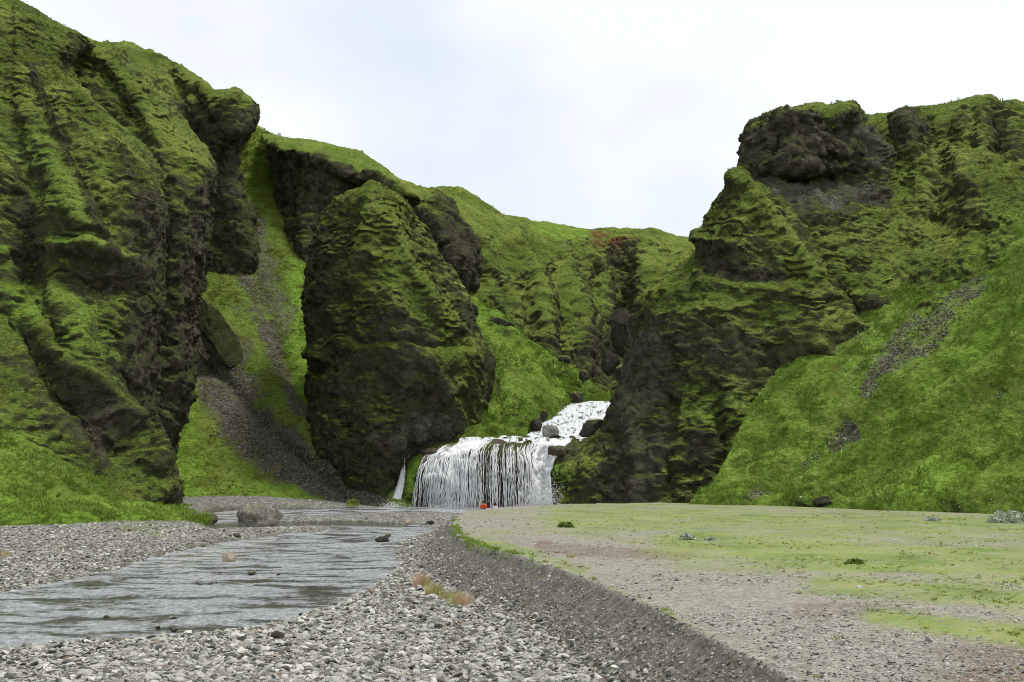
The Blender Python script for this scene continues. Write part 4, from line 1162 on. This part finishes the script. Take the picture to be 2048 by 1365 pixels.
P2, r = sample_floor(520000, 19, 104, -0.53, 0.1, 3)
z, w = floor_z(P2)
tz, ts = terr_z(P2)
dens = r.random(len(P2))
keep = (w < 0.1 + 0.9 * r.random(len(P2)) ** 3) & (ts < -0.9 - 1.6 * r.random(len(P2))) & (dens < np.where(P2[:, 1] < 45, 1.0, 0.75))
P2, z, w = P2[keep], z[keep], w[keep]
R_, S_ = stone_rs(r, len(P2), 0.05, 0.62, 0.4)
S_ *= (1 - 0.25 * sstep(60, 85, P2[:, 1]))[:, None]
P = np.column_stack([P2, np.maximum(z, tz[keep]) + S_[:, 2] * 0.2])
qx, qy = proj(P)
size_px = S_[:, 0] * 2 * F_PX / P[:, 1]
vis = (qx > 5) & (qx < 2043) & (qy > 1000) & (qy < 1362)
rank = np.argsort(-np.where(vis, size_px, 0))[:300]
ind = np.zeros(len(P), bool); ind[rank] = True
scatter('gravel', P[~ind], R_[~ind], S_[~ind], STONES, M_STONE, parent=GRAVEL_BED)
for k, i in enumerate(rank):
    so = bpy.data.objects.new('stone', STONES[k % 8])
    COL.objects.link(so); so.parent = GRAVEL_BED
    so.location = P[i]; so.rotation_euler = R_[i]; so.scale = S_[i]

# bank face and terrace pebbles
P2, r = sample_floor(130000, 9, 62, -0.07, 0.52, 4)
tz, ts = terr_z(P2)
px_, py_ = proj(np.column_stack([P2, tz]))
wobp = 0.45 * fbm(np.column_stack([P2, tz]), (5, 5, 5), 4, 3.0)
gr_ = soft(px_, py_, GREEN_T, wobp) * 1.5
EDGE = TERR[1:14]
el = np.hypot(*np.diff(EDGE, axis=0).T) / np.maximum((EDGE[1:, 1] + EDGE[:-1, 1]) / 2, 8)
n = 120000
k_ = r.choice(len(el), n, p=el / el.sum()); f_ = r.random(n)[:, None]
tn = np.diff(EDGE, axis=0)[k_]; tn = tn / np.linalg.norm(tn, axis=1, keepdims=True)
B2 = EDGE[k_] * (1 - f_) + EDGE[k_ + 1] * f_ + np.column_stack([tn[:, 1], -tn[:, 0]]) * r.uniform(-0.3, 3.0, n)[:, None]
bz, bs_ = terr_z(B2)
fz, fw = floor_z(B2)
kb = (bs_ < 0.06) & (bz > fz - 0.05) & (r.random(n) < 0.25 + 0.75 * sstep(-0.1, -1.5, bs_)) & (r.random(n) < 0.35 + 0.65 * vn(np.column_stack([B2 * (1, 0.35), bz * 0]), 0.5, 3.0) * 1.3)
R_, S_ = stone_rs(r, kb.sum(), 0.046, 0.5, 0.5)
scatter('bank_gravel', np.column_stack([B2[kb], bz[kb] + S_[:, 2] * 0.1]), R_, S_, BSTONES, M_BANKST, parent=TERRACE)
kt = (ts > -0.02) & (r.random(len(P2)) < 0.5 * sstep(0.2, 0.6, vn(np.column_stack([P2, tz]), 2.5, 6.0)) * (1 - np.clip(gr_, 0, 0.92)))
n = kt.sum()
R_, S_ = stone_rs(r, n, 0.03, 0.5, 0.3)
scatter('terrace_gravel', np.column_stack([P2[kt], tz[kt] + S_[:, 2] * 0.2]), R_, S_, STONES, M_STONE, parent=TERRACE)

# ------------------------------------------------------------------ boulders
B_TAN = boulder_material('tan_boulder', (0.23, 0.18, 0.12), (0.42, 0.36, 0.27), scale=1.5)
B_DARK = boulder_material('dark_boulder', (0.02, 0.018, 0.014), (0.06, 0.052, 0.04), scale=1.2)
B_BROWN = boulder_material('brown_boulder', (0.05, 0.045, 0.034), (0.15, 0.135, 0.11), moss=0.25, scale=1.2)
B_GREY = boulder_material('grey_boulder', (0.1, 0.095, 0.085), (0.3, 0.29, 0.27), scale=1.5)
B_MOSS = boulder_material('mossy_boulder', (0.022, 0.02, 0.015), (0.07, 0.062, 0.048), moss=0.55)

def boulder(name, px, py, wpx, hpx, mat, label, seed, Y=None, zg=None, depth=0.8, group=None, sub=4, cuts=11, sink=0.25, rz=None, amp=0.42, tilt=0.0):
    """a stone whose foot is seen at (px, py); it stands on level zg or at depth Y"""
    if Y is None:
        xy = on_z(px, py, zg); Y = float(xy[1])
    p = at(px, py, Y)
    w_ = wpx / F_PX * Y; h_ = hpx / F_PX * Y
    me = blob_mesh(name, seed, sub, amp, 1.0, cuts)
    co = np.empty(len(me.vertices) * 3, np.float32); me.vertices.foreach_get('co', co); co = co.reshape(-1, 3)
    co /= np.abs(co).max(0)
    hz = h_ / (2 - 2 * sink)
    co *= (w_ / 2, w_ / 2 * depth, hz)
    co += (0.06 * min(w_, 2.5)) * fbm(co, max(w_, 0.3) * 0.16, 3, seed)[:, None] * co / np.maximum(np.linalg.norm(co, axis=1, keepdims=True), 1e-6)
    co[:, 2] += hz * (1 - 2 * sink)
    me.vertices.foreach_set('co', co.ravel()); me.update()
    o = link_mesh(name, me, mat)
    o.location = p
    o.rotation_euler = (0, tilt, rz or 0)
    return tag(o, label, 'rock', group)

boulder('boulder', 457, 1124, 30, 19, B_TAN, 'pale tan rounded boulder standing in the river shallows', 101, zg=-0.05)
boulder('boulder', 767, 1085, 34, 13, B_DARK, 'dark low rock in the river near the far bend', 102, zg=-0.05)
boulder('boulder', 775, 1076, 14, 9, B_BROWN, 'small brown stone perched behind the dark river rock', 103, zg=0.1)
boulder('boulder', 505, 1149, 20, 8, B_BROWN, 'small brown rock breaking the rapids mid-river', 104, zg=-0.03)
boulder('boulder', 557, 1151, 10, 4, B_DARK, 'tiny dark stone in the rapids right of the brown rock', 105, zg=-0.02)
boulder('boulder', 400, 1168, 18, 7, B_GREY, 'flat grey stone in the rapids, left of its twin', 106, zg=-0.03)
boulder('boulder', 426, 1168, 18, 6, B_GREY, 'flat grey stone in the rapids, right of its twin', 107, zg=-0.03)
boulder('boulder', 348, 1262, 22, 11, B_BROWN, 'brown stone at the near edge of the river', 108, zg=-0.02)
boulder('boulder', 317, 1258, 13, 6, B_DARK, 'small black stone at the near river edge', 109, zg=-0.02)
boulder('boulder', 346, 1236, 20, 4, B_GREY, 'thin flat stone just awash in the near rapids', 110, zg=-0.02)
boulder('boulder', 212, 1236, 11, 5, B_DARK, 'small dark stone in the left part of the near rapids', 111, zg=-0.02)
boulder('boulder', 555, 1277, 30, 14, B_DARK, 'dark brown stone among pale cobbles on the near gravel', 112, zg=0.2)
boulder('boulder', 507, 1304, 34, 17, B_GREY, 'large smooth grey cobble on the near gravel', 113, zg=0.22)
boulder('rock_mound', 514, 1051, 100, 42, boulder_material('mound_rock', (0.07, 0.063, 0.05), (0.24, 0.22, 0.185), moss=0.2, scale=1.3), 'big grey-brown rock mound standing between the two river channels', 174, zg=0.05, depth=0.7, sub=5, cuts=5, amp=0.5, sink=0.4)
boulder('boulder', 400, 1046, 70, 22, B_BROWN, 'broken brown rock at the tip of the left grass bank', 115, zg=0.15, sub=4, amp=0.5)
boulder('boulder', 343, 1058, 14, 7, B_DARK, 'small black stone on the far left gravel bar', 116, zg=0.3)
boulder('boulder', 475, 1074, 18, 8, B_BROWN, 'brown stone on the far gravel bar edge', 117, zg=0.2)
boulder('boulder', 813, 1049, 12, 8, B_TAN, 'pale small stone on the gravel island', 118, zg=0.25)
boulder('boulder', 860, 1048, 16, 7, B_DARK, 'dark small stone on the gravel island', 119, zg=0.25)
# round the upper cascade
boulder('boulder', 1185, 877, 66, 44, B_MOSS, 'large dark boulder on the right side of the upper cascade', 121, Y=113.5)
boulder('boulder', 1098, 876, 42, 26, B_GREY, 'grey rock splitting the foot of the upper cascade', 122, Y=113.0)
boulder('boulder', 1110, 878, 26, 10, B_DARK, 'flat dark rock right of the cascade foot', 123, Y=111.5)
boulder('boulder', 1144, 879, 18, 7, B_DARK, 'small dark rock at the right of the cascade foot', 124, Y=111)
B_WET = boulder_material('wet_ledge_rock', (0.035, 0.03, 0.02), (0.12, 0.1, 0.07), moss=0.2, mosscol=(0.08, 0.085, 0.02), scale=1.3)
boulder('ledge_rock', 1006, 900, 58, 22, B_WET, 'wet brown rock hump in the middle of the ledge top', 160, Y=107.2, sub=5, amp=0.4, cuts=3)
boulder('ledge_rock', 948, 905, 24, 12, B_WET, 'small wet brown rock left of the ledge-top hump', 161, Y=106.4, amp=0.4, cuts=3)
boulder('ledge_rock', 868, 914, 62, 18, B_WET, 'brown mossy slab at the upper left of the ledge', 162, Y=107.4, sub=5, amp=0.4, cuts=3)
boulder('ledge_rock', 1118, 912, 44, 26, B_WET, 'wet dark rock on the right side of the main chute', 163, Y=107.2, sub=5, amp=0.4, cuts=3)
boulder('boulder', 1070, 862, 30, 26, B_DARK, 'black boulder left of the cascade foot', 125, Y=116)
boulder('boulder', 1051, 856, 18, 26, B_DARK, 'upright black boulder leftmost beside the cascade', 126, Y=117)
boulder('boulder', 1082, 842, 28, 22, B_MOSS, 'dark boulder above the left edge of the cascade', 127, Y=121)
boulder('boulder', 1208, 804, 46, 32, B_MOSS, 'big dark boulder at the top of the cascade', 128, Y=136)
boulder('boulder', 1152, 802, 30, 20, B_MOSS, 'mossy boulder left of the cascade top', 129, Y=131)
boulder('boulder', 1130, 727, 28, 16, B_MOSS, 'dark boulder high on the green gorge slope', 130, Y=134)
boulder('boulder', 1105, 728, 10, 10, B_DARK, 'small dark boulder high on the green gorge slope', 131, Y=133)
boulder('boulder', 1170, 760, 26, 20, B_MOSS, 'dark boulder low on the green gorge slope', 132, Y=132)
boulder('boulder', 1000, 672, 60, 42, B_MOSS, 'mossy rock knob on the gorge slope beside the dome', 133, Y=133, amp=0.4)
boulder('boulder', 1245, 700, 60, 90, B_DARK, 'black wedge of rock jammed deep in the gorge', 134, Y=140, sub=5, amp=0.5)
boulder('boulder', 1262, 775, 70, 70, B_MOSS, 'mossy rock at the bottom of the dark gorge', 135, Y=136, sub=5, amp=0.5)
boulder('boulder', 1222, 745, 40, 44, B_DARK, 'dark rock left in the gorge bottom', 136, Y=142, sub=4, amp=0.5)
# on the right slope
boulder('boulder', 1826, 793, 36, 24, B_DARK, 'dark boulder on the right grass slope below the scree', 141, Y=88.2)
boulder('boulder', 1912, 940, 52, 18, B_MOSS, 'low flat mossy boulder on the lower right grass slope', 142, Y=72.5)
boulder('boulder', 1960, 662, 30, 20, B_MOSS, 'dark mossy boulder high on the right slope', 143, Y=87.8)
boulder('boulder', 1915, 698, 28, 18, B_MOSS, 'dark mossy boulder beside the right-hand scree', 144, Y=87.6)
boulder('boulder', 1648, 1014, 46, 22, B_MOSS, 'mossy rock at the foot of the right grass slope', 145, Y=75.0)
# outcrops in the left scree
boulder('outcrop', 452, 726, 78, 165, M_CLIFF, 'dark layered rock outcrop standing in the scree gully', 151, Y=121.5, sub=6, amp=0.55, depth=0.9, cuts=10, sink=0.1, tilt=-0.42)
#==PART3==
# ------------------------------------------------------------------ grass tufts, flowers, shrubs
def tuft_mesh(name, seed, blades=16, spread=0.5, lean=0.5, w=0.05):
    r = np.random.default_rng(seed)
    V, Fc = [], []
    for k in range(blades):
        a = r.uniform(0, 6.283); d = spread * math.sqrt(r.random())
        b = np.array([math.cos(a) * d, math.sin(a) * d, 0])
        h = r.uniform(0.5, 1.0)
        o_ = np.array([math.cos(a), math.sin(a), 0]) * lean * r.uniform(0.3, 1.0)
        q = r.uniform(0, 6.283); sd = np.array([math.cos(q), math.sin(q), 0]) * w
        i = len(V)
        V += [b - sd, b + sd, b + o_ * 0.35 + sd * 0.8 + (0, 0, h * 0.6), b + o_ * 0.35 - sd * 0.8 + (0, 0, h * 0.6), b + o_ + (0, 0, h)]
        Fc += [(i, i + 1, i + 2, i + 3), (i + 3, i + 2, i + 4)]
    me = bpy.data.meshes.new(name)
    me.from_pydata([tuple(v) for v in V], [], Fc)
    return me

def plant_material(name, stops, transl=0.25):
    t = NT(name)
    rnd = t.node('ShaderNodeObjectInfo').outputs['Random']
    f = t.math('ADD', t.math('MULTIPLY', t.noise(t.pos(), 0.4, 5, 0.65), 1.5), t.math('MULTIPLY', rnd, 0.35))
    return t.done(t.ramp(t.math('SUBTRACT', f, 0.42), stops), 0.8, None, 0.15)

M_GRASS = plant_material('grass_blades', [(0.0, (0.09, 0.12, 0.021)), (0.35, (0.145, 0.222, 0.03)), (0.7, (0.23, 0.325, 0.055)), (1.0, (0.36, 0.41, 0.11))])
M_MOSSY = plant_material('dry_grass_blades', [(0.0, (0.08, 0.095, 0.016)), (0.4, (0.18, 0.195, 0.032)), (0.8, (0.3, 0.295, 0.07)), (1.0, (0.34, 0.28, 0.12))])
TUFTS = [tuft_mesh('tuft', 200 + k) for k in range(5)]
TUFTS2 = [m_.copy() for m_ in TUFTS]

def surf_points(key, n, seed, region=None, upmin=0.35):
    Sf = SURF[key]; nv, nu = Sf.shape[:2]
    r = np.random.default_rng(seed)
    i = r.integers(0, nv - 1, n); j = r.integers(0, nu - 1, n)
    fa, fb = r.random(n)[:, None], r.random(n)[:, None]
    P = Sf[i, j] * (1 - fa) * (1 - fb) + Sf[i + 1, j] * fa * (1 - fb) + Sf[i, j + 1] * (1 - fa) * fb + Sf[i + 1, j + 1] * fa * fb
    N = np.cross(Sf[i + 1, j] - Sf[i, j], Sf[i, j + 1] - Sf[i, j])
    N /= np.maximum(np.linalg.norm(N, axis=1, keepdims=True), 1e-9)
    px, py = proj(P)
    ok = (px > -60) & (px < 2110) & (N[:, 2] > upmin)
    if region is not None: ok &= region(px, py)
    return P[ok], px[ok], py[ok], r

def tufts(name, key, n, seed, size, meshes, mat, avoid=(), upmin=0.35, region=None):
    P, px, py, r = surf_points(key, n, seed, region, upmin)
    g = strokes(px, py, [(a, b, 1.0) for a, b in avoid], 0.5 * fbm(P, 2.2, 3, seed)) if avoid else 0 * px
    dn = sstep(0.3, 0.6, vn(P, 1.6, seed * 0.7))
    k = (r.random(len(P)) > g) & (r.random(len(P)) < 0.12 + 0.88 * dn)
    P = P[k]; n = len(P)
    s_ = size * np.exp(r.normal(0, 0.45, n))
    scatter(name, P - (0, 0, 0.03), np.column_stack([r.normal(0, 0.25, n), r.normal(0, 0.25, n), r.uniform(0, 6.28, n)]),
            np.column_stack([s_ * 1.1, s_ * 1.1, s_ * r.uniform(0.5, 0.9, n)]), meshes, mat)

M_FUZZ = plant_material('moss_fuzz', [(0.0, (0.07, 0.09, 0.014)), (0.4, (0.13, 0.16, 0.024)), (0.8, (0.21, 0.23, 0.045)), (1.0, (0.3, 0.3, 0.08))])
TUFTS3 = [tuft_mesh('moss_tuft', 240 + k, 14, 0.6, 0.6, 0.09) for k in range(4)]
for nm_, ky_, n_, u_ in (('buttress_moss', 'L1', 30000, 0.6), ('dome_moss', 'C', 26000, 0.66), ('massif_moss', 'R1', 24000, 0.7), ('block_moss', 'R3', 20000, 0.66), ('hillside_moss', 'H', 20000, 0.6), ('far_moss', 'A', 22000, 0.6)):
    tufts(nm_, ky_, n_, 70 + n_ % 97, 0.12, TUFTS3, M_FUZZ, (), u_)
SCREE_A = [([(1950,570),(1900,620),(1850,690),(1790,740)], 36), ([(1830,640),(1760,740),(1735,780)], 26), ([(1700,860),(1670,890)], 26)]
tufts('slope_grass', 'RS', 44000, 31, 0.22, TUFTS, M_GRASS, SCREE_A)
tufts('bank_grass', 'LG', 26000, 32, 0.2, TUFTS, M_GRASS)
tufts('gorge_grass', 'G', 14000, 33, 0.26, TUFTS, M_GRASS)
tufts('gully_grass', 'S', 22000, 34, 0.22, TUFTS2, M_MOSSY, [([(385,680),(440,760),(520,860),(620,950),(720,1005)], 50), ([(500,480),(530,560),(560,640)], 50)])
# low turf on the terrace
P2, r = sample_floor(52000, 13, 80, -0.06, 0.52, 41)
tz, ts = terr_z(P2)
P = np.column_stack([P2, tz]); px, py = proj(P)
g = soft(px, py, GREEN_T, 0.45 * fbm(P, (5, 5, 5), 4, 3.0))
k = (ts > 0.02) & (r.random(len(P)) < np.clip(g, 0, 1) * sstep(0.35, 0.65, vn(P, 1.4, 3.0)) * 0.22 + 0.002)
P = P[k]; n = len(P); s_ = 0.035 * np.exp(r.normal(0, 0.4, n))
scatter('terrace_grass', P, np.column_stack([r.normal(0, .25, n), r.normal(0, .25, n), r.uniform(0, 6.28, n)]), np.column_stack([s_ * 2, s_ * 2, s_]), TUFTS2, M_MOSSY, parent=TERRACE)
# turf lip hanging over the terrace edge
EP = TERR[1:9]
n = 900
k_ = rng.choice(len(EP) - 1, n, p=[.1, .2, .25, .2, .1, .09, .06]); f_ = rng.random(n)[:, None]
L2_ = EP[k_] * (1 - f_) + EP[k_ + 1] * f_ + rng.normal(0, 0.12, (n, 2)) + (0.1, 0)
lz_, ls_ = terr_z(L2_)
kk = (vn(np.column_stack([L2_, lz_]), 1.1, 5.0) > 0.42) & ((L2_[:, 1] > 34) | (rng.random(len(L2_)) < 0.15))
L2_, lz_ = L2_[kk], lz_[kk]; n = len(L2_)
s_ = 0.1 * np.exp(rng.normal(0, .3, n))
scatter('edge_grass', np.column_stack([L2_, np.minimum(lz_, 1.32)]), np.column_stack([rng.normal(0, .4, n), rng.normal(0, .4, n), rng.uniform(0, 6.28, n)]), np.column_stack([s_, s_, s_ * .7]), TUFTS, M_GRASS, parent=TERRACE)

# scree stones on the right slope and in the left gully
def scree(name, key, n, seed, lst, med):
    P, px, py, r = surf_points(key, n, seed, None, 0.1)
    g = strokes(px, py, lst, 0.55 * fbm(P, (2.2, 2.2, 2.2), 4, seed, 0.6))
    P = P[r.random(len(P)) < g * sstep(0.2, 0.65, vn(P, 1.2, seed))]
    R_, S_ = stone_rs(r, len(P), med, 0.4, 0.7)
    scatter(name, P, R_, S_, DSTONES, M_DARKST)
scree('slope_scree', 'RS', 260000, 51, [(a, b - 2, 0.42) for a, b in SCREE_A] + [([(1640,910),(1610,930)], 12, .5), ([(1490,1000),(1530,980)], 16, .4)], 0.17)
scree('gully_scree', 'S', 200000, 52, [([(385,680),(440,760),(520,860),(620,950),(720,1005)], 38, .5), ([(500,480),(530,560),(560,640)], 42, .5), ([(480,560),(540,680),(600,820)], 18, .35), ([(640,960),(760,1010)], 34, .3)], 0.1)

# tiny white flowers
M_WHITE = plant_material('white_petals', [(0, (0.7, 0.7, 0.66)), (1, (0.8, 0.8, 0.78))])
def flowers(name, key, n, seed, lst, size=0.06):
    P, px, py, r = surf_points(key, n, seed, None, 0.1)
    g = strokes(px, py, lst, 0.5 * fbm(P, 2.0, 3, seed))
    P = P[r.random(len(P)) < g]; n = len(P)
    s_ = size * np.exp(r.normal(0, .35, n)) / 2
    scatter(name, P + (0, 0, 0.2), r.uniform(0, 6.28, (n, 3)), np.column_stack([s_, s_, s_ * .6]), [blob_mesh('flower_head', 3, 1, 0.2)], M_WHITE)
flowers('gully_flowers', 'S', 30000, 61, [([(345,960),(400,985),(470,995)], 30, .16), ([(340,945),(360,975)], 26, .16)])
flowers('slope_flowers', 'RS', 60000, 62, [([(1715,660),(1760,690),(1740,720)], 40, .14), ([(1690,720),(1700,800)], 30, .08), ([(1600,1000),(2040,1020)], 16, .03)])
flowers('gorge_flowers', 'G', 20000, 63, [([(980,690),(1060,740)], 40, .05)])

# silver willow shrubs
def shrub(px, py, wpx, hpx, Y, label, seed, cols, n_leaf=420):
    r = np.random.default_rng(seed)
    p = at(px, py, Y); w_ = wpx / F_PX * Y; h_ = hpx / F_PX * Y
    root = empty('shrub', p)
    d = r.normal(size=(n_leaf, 3)); d /= np.linalg.norm(d, axis=1, keepdims=True); d[:, 2] = np.abs(d[:, 2])
    q = d * (0.55 + 0.45 * r.random((n_leaf, 1))) * (1 + 0.35 * fbm(d, 0.5, 2, seed))[:, None] * (w_ / 2, w_ / 2 * 0.8, h_)
    V, Fc = [], []
    for c in q:
        a = r.normal(size=3); b = np.cross(a, r.normal(size=3)); a /= np.linalg.norm(a); b /= np.linalg.norm(b)
        s_ = r.uniform(0.035, 0.075)
        i = len(V); V += [c - a * s_ * 1.5, c - b * s_ * .6, c + a * s_ * 1.5, c + b * s_ * .6]; Fc.append((i, i + 1, i + 2, i + 3))
    me = bpy.data.meshes.new('foliage'); me.from_pydata([tuple(v) for v in V], [], Fc)
    t = NT('shrub_leaves'); 
    t.done(t.ramp(t.noise(t.pos(), 7.0, 3, 0.6), [(0.35, cols[0]), (0.6, cols[1])]), 0.8, None, 0.2)
    link_mesh('foliage', me, t.m, root)
    stems, rad = [], []
    for k in range(7):
        e = np.array([r.normal(0, w_ * 0.25), r.normal(0, w_ * 0.2), h_ * r.uniform(0.5, 0.85)])
        tt = np.linspace(0, 1, 5)[:, None]
        stems.append(tt * e + np.column_stack([np.sin(tt[:, 0] * 3) * 0.03 * w_, 0 * tt[:, 0], 0 * tt[:, 0]])); rad.append(np.linspace(0.02, 0.006, 5))
    V, Fc = tubes(stems, rad)
    ts_ = NT('twig'); ts_.done((0.09, 0.07, 0.05))
    link_mesh('stem', mesh_np('stem', V, Fc), ts_.m, root)
    return tag(root, label, 'shrub', 'low shrubs on the grass')
SIL = ((0.2, 0.24, 0.15), (0.46, 0.5, 0.42)); GRN = ((0.05, 0.09, 0.015), (0.15, 0.2, 0.03))
def Yt(py, z=1.3): return float(on_z(1024, py, z)[1])
shrub(2020, 1046, 100, 22, Yt(1046), 'largest silvery shrub on the terrace at the right edge', 301, SIL, 900)
shrub(1865, 1043, 34, 8, Yt(1043), 'low silvery shrub at the slope foot left of the largest one', 302, SIL)
shrub(1375, 1080, 30, 12, Yt(1080), 'small silvery shrub alone on the terrace gravel', 303, SIL)
shrub(1131, 1056, 34, 11, Yt(1056), 'small dark green shrub on the far terrace', 304, GRN)
shrub(1420, 1082, 22, 6, Yt(1082), 'flat silvery shrub right of the lone terrace one', 305, SIL)
shrub(1710, 1128, 34, 8, Yt(1128), 'low green shrub in the middle of the terrace turf', 306, GRN)
shrub(1660, 978, 18, 10, 78.5, 'little silvery shrub low on the right slope', 307, SIL)
shrub(1958, 884, 26, 12, 77.0, 'silvery shrub on the slope above the flat mossy boulder', 308, SIL)
shrub(2025, 760, 40, 14, 79.5, 'silvery shrub high on the slope at the right edge', 309, SIL)
shrub(2010, 800, 44, 16, 78.0, 'wide silvery shrub below the highest one at the right edge', 310, SIL)
shrub(2035, 836, 34, 14, 75.0, 'silvery shrub at the right edge, lowest of three on the slope', 311, SIL)
shrub(705, 1013, 30, 16, 100.5, 'bright green leafy plant by the pool left of the waterfall', 312, ((0.09, 0.17, 0.015), (0.26, 0.34, 0.05)))
shrub(1690, 884, 18, 8, 85.5, 'silvery shrub beside the small scree patch', 313, SIL)

# reddish willowherb clumps on the near gravel
def herb(px, py, wpx, hpx, label, seed, stops):
    xy = on_z(px, py, 0.25); Y = float(xy[1])
    root = empty('herb_clump', (float(xy[0]), Y, 0.2))
    w_ = wpx / F_PX * Y; h_ = hpx / F_PX * Y
    for k in range(5):
        me = tuft_mesh('stem', seed + k, 70, 0.5, 0.4, 0.012)
        co = np.empty(len(me.vertices) * 3, np.float32); me.vertices.foreach_get('co', co); co = co.reshape(-1, 3) * (w_ * .5, w_ * .35, h_)
        me.vertices.foreach_set('co', co.ravel())
        t = NT('herb_stem'); t.done(stops[k % len(stops)], 0.8)
        o_ = link_mesh('stem', me, t.m, root)
        o_.location = (random.uniform(-.3, .3) * w_, random.uniform(-.2, .2) * w_, 0)
    return tag(root, label, 'plant', 'reddish herbs on the near gravel')
PINK, YG, OR_ = (0.62, 0.4, 0.3), (0.36, 0.37, 0.1), (0.62, 0.5, 0.26)
herb(848, 1170, 44, 32, 'pinkish herb clump on the near gravel, farthest left of the row', 401, [PINK, YG, PINK, OR_])
herb(872, 1186, 42, 26, 'yellow-green herb clump in the middle of the gravel row', 411, [YG, YG, OR_])
herb(895, 1196, 36, 20, 'low green herb clump just left of the orange one', 421, [YG, (0.14, 0.2, 0.03), OR_])
herb(922, 1208, 54, 34, 'orange herb clump on the near gravel, right end of the row', 431, [OR_, PINK, YG, OR_])
herb(10, 1115, 20, 18, 'orange herb clump on the left gravel at the picture edge', 441, [OR_, YG])
herb(118, 1100, 24, 12, 'pale green herb clump on the left gravel bar', 451, [YG, PINK])
herb(85, 1110, 20, 9, 'small reddish herb clump on the left gravel bar', 461, [PINK, OR_])

# ------------------------------------------------------------------ the two people
def flat_mat(name, c, rough=0.8):
    t = NT(name); p = t.pos()
    return t.done(t.mix(t.noise(p, 30, 3), tuple(v * 0.8 for v in c), c), rough)
M_SKIN, M_HAIR = flat_mat('skin', (0.5, 0.32, 0.23)), flat_mat('hair', (0.012, 0.01, 0.008))
def person(px, py, Y, label, top, legs, yaw, lean, seed):
    p = at(px, py, Y)
    J = {'pelvis': (0, 0, .12), 'waist': (0, .03 + .3 * lean, .28), 'chest': (0, .06 + .75 * lean, .47), 'neck': (0, .08 + lean, .60), 'head': (0, .11 + 1.1 * lean, .70), 'crown': (0, .11 + 1.1 * lean, .80)}
    E = [('pelvis', 'waist'), ('waist', 'chest'), ('chest', 'neck'), ('neck', 'head'), ('head', 'crown')]
    Rd = {'pelvis': .15, 'waist': .135, 'chest': .155, 'neck': .05, 'head': .085, 'crown': .07}
    for s_, n_ in ((-1, 'l'), (1, 'r')):
        J.update({'sho' + n_: (s_ * .19, .06 + .8 * lean, .53), 'elb' + n_: (s_ * .27, .18 + .6 * lean, .33), 'wri' + n_: (s_ * .13, .36, .33), 'hand' + n_: (s_ * .09, .42, .35),
                  'hip' + n_: (s_ * .1, .04, .1), 'kne' + n_: (s_ * .13, .42, .32), 'ank' + n_: (s_ * .13, .52, -.08), 'toe' + n_: (s_ * .14, .70, -.12)})
        E += [('chest', 'sho' + n_), ('sho' + n_, 'elb' + n_), ('elb' + n_, 'wri' + n_), ('wri' + n_, 'hand' + n_), ('pelvis', 'hip' + n_), ('hip' + n_, 'kne' + n_), ('kne' + n_, 'ank' + n_), ('ank' + n_, 'toe' + n_)]
        Rd.update({'sho' + n_: .075, 'elb' + n_: .055, 'wri' + n_: .035, 'hand' + n_: .035, 'hip' + n_: .1, 'kne' + n_: .07, 'ank' + n_: .05, 'toe' + n_: .04})
        for f in range(5):
            nm = 'fin%d' % f + n_
            J[nm] = (s_ * (.05 + .02 * f) + s_ * (.03 if f == 4 else 0), .47 + .012 * (2 - abs(f - 2)) - (.04 if f == 4 else 0), .325 + .01 * f)
            E.append(('hand' + n_, nm)); Rd[nm] = .009
    names = list(J)
    me = bpy.data.meshes.new('person')
    me.from_pydata([J[k] for k in names], [(names.index(a), names.index(b)) for a, b in E], [])
    tmp = bpy.data.objects.new('person_body', me); COL.objects.link(tmp)
    sk = tmp.modifiers.new('skin', 'SKIN'); sk.use_smooth_shade = True
    tmp.modifiers.new('sub', 'SUBSURF').levels = 1
    for k, sv in enumerate(me.skin_vertices[0].data):
        sv.radius = (Rd[names[k]],) * 2; sv.use_root = names[k] == 'pelvis'
    dg = bpy.context.evaluated_depsgraph_get()
    bm_ = bpy.data.meshes.new_from_object(tmp.evaluated_get(dg))
    bpy.data.objects.remove(tmp)
    bm_.materials.clear()
    for m_ in (top, legs, M_SKIN): bm_.materials.append(m_)
    cen = np.array([J[k] for k in names])
    for f in bm_.polygons:
        k = names[int(np.argmin(((cen - np.array(f.center)) ** 2).sum(1)))]
        f.material_index = 2 if k[:3] in ('han', 'fin', 'hea', 'cro', 'nec') else 1 if k[:3] in ('hip', 'kne', 'ank', 'toe', 'pel') else 0
        f.use_smooth = True
    root = empty('person', p, yaw)
    root.scale = (0.88,) * 3
    link_mesh('body', bm_, None, root)
    hm = blob_mesh('hair', seed, 3, 0.08, 1.0)
    h = link_mesh('hair', hm, M_HAIR, root)
    h.location = (0, J['head'][1] - .03, .775); h.scale = (.1, .105, .095)
    return tag(root, label, 'person')
person(970, 1024, 75.5, 'person in an orange jacket and dark trousers sitting before the waterfall', flat_mat('orange_jacket', (0.75, 0.07, 0.015)), flat_mat('navy_trousers', (0.012, 0.018, 0.03)), 2.6, 0.12, 501)
person(991, 1029, 75.5, 'person in a pale lavender top sitting right of the orange jacket', flat_mat('lavender_top', (0.5, 0.48, 0.66)), flat_mat('dark_trousers', (0.02, 0.022, 0.03)), 0.3, 0.05, 502)
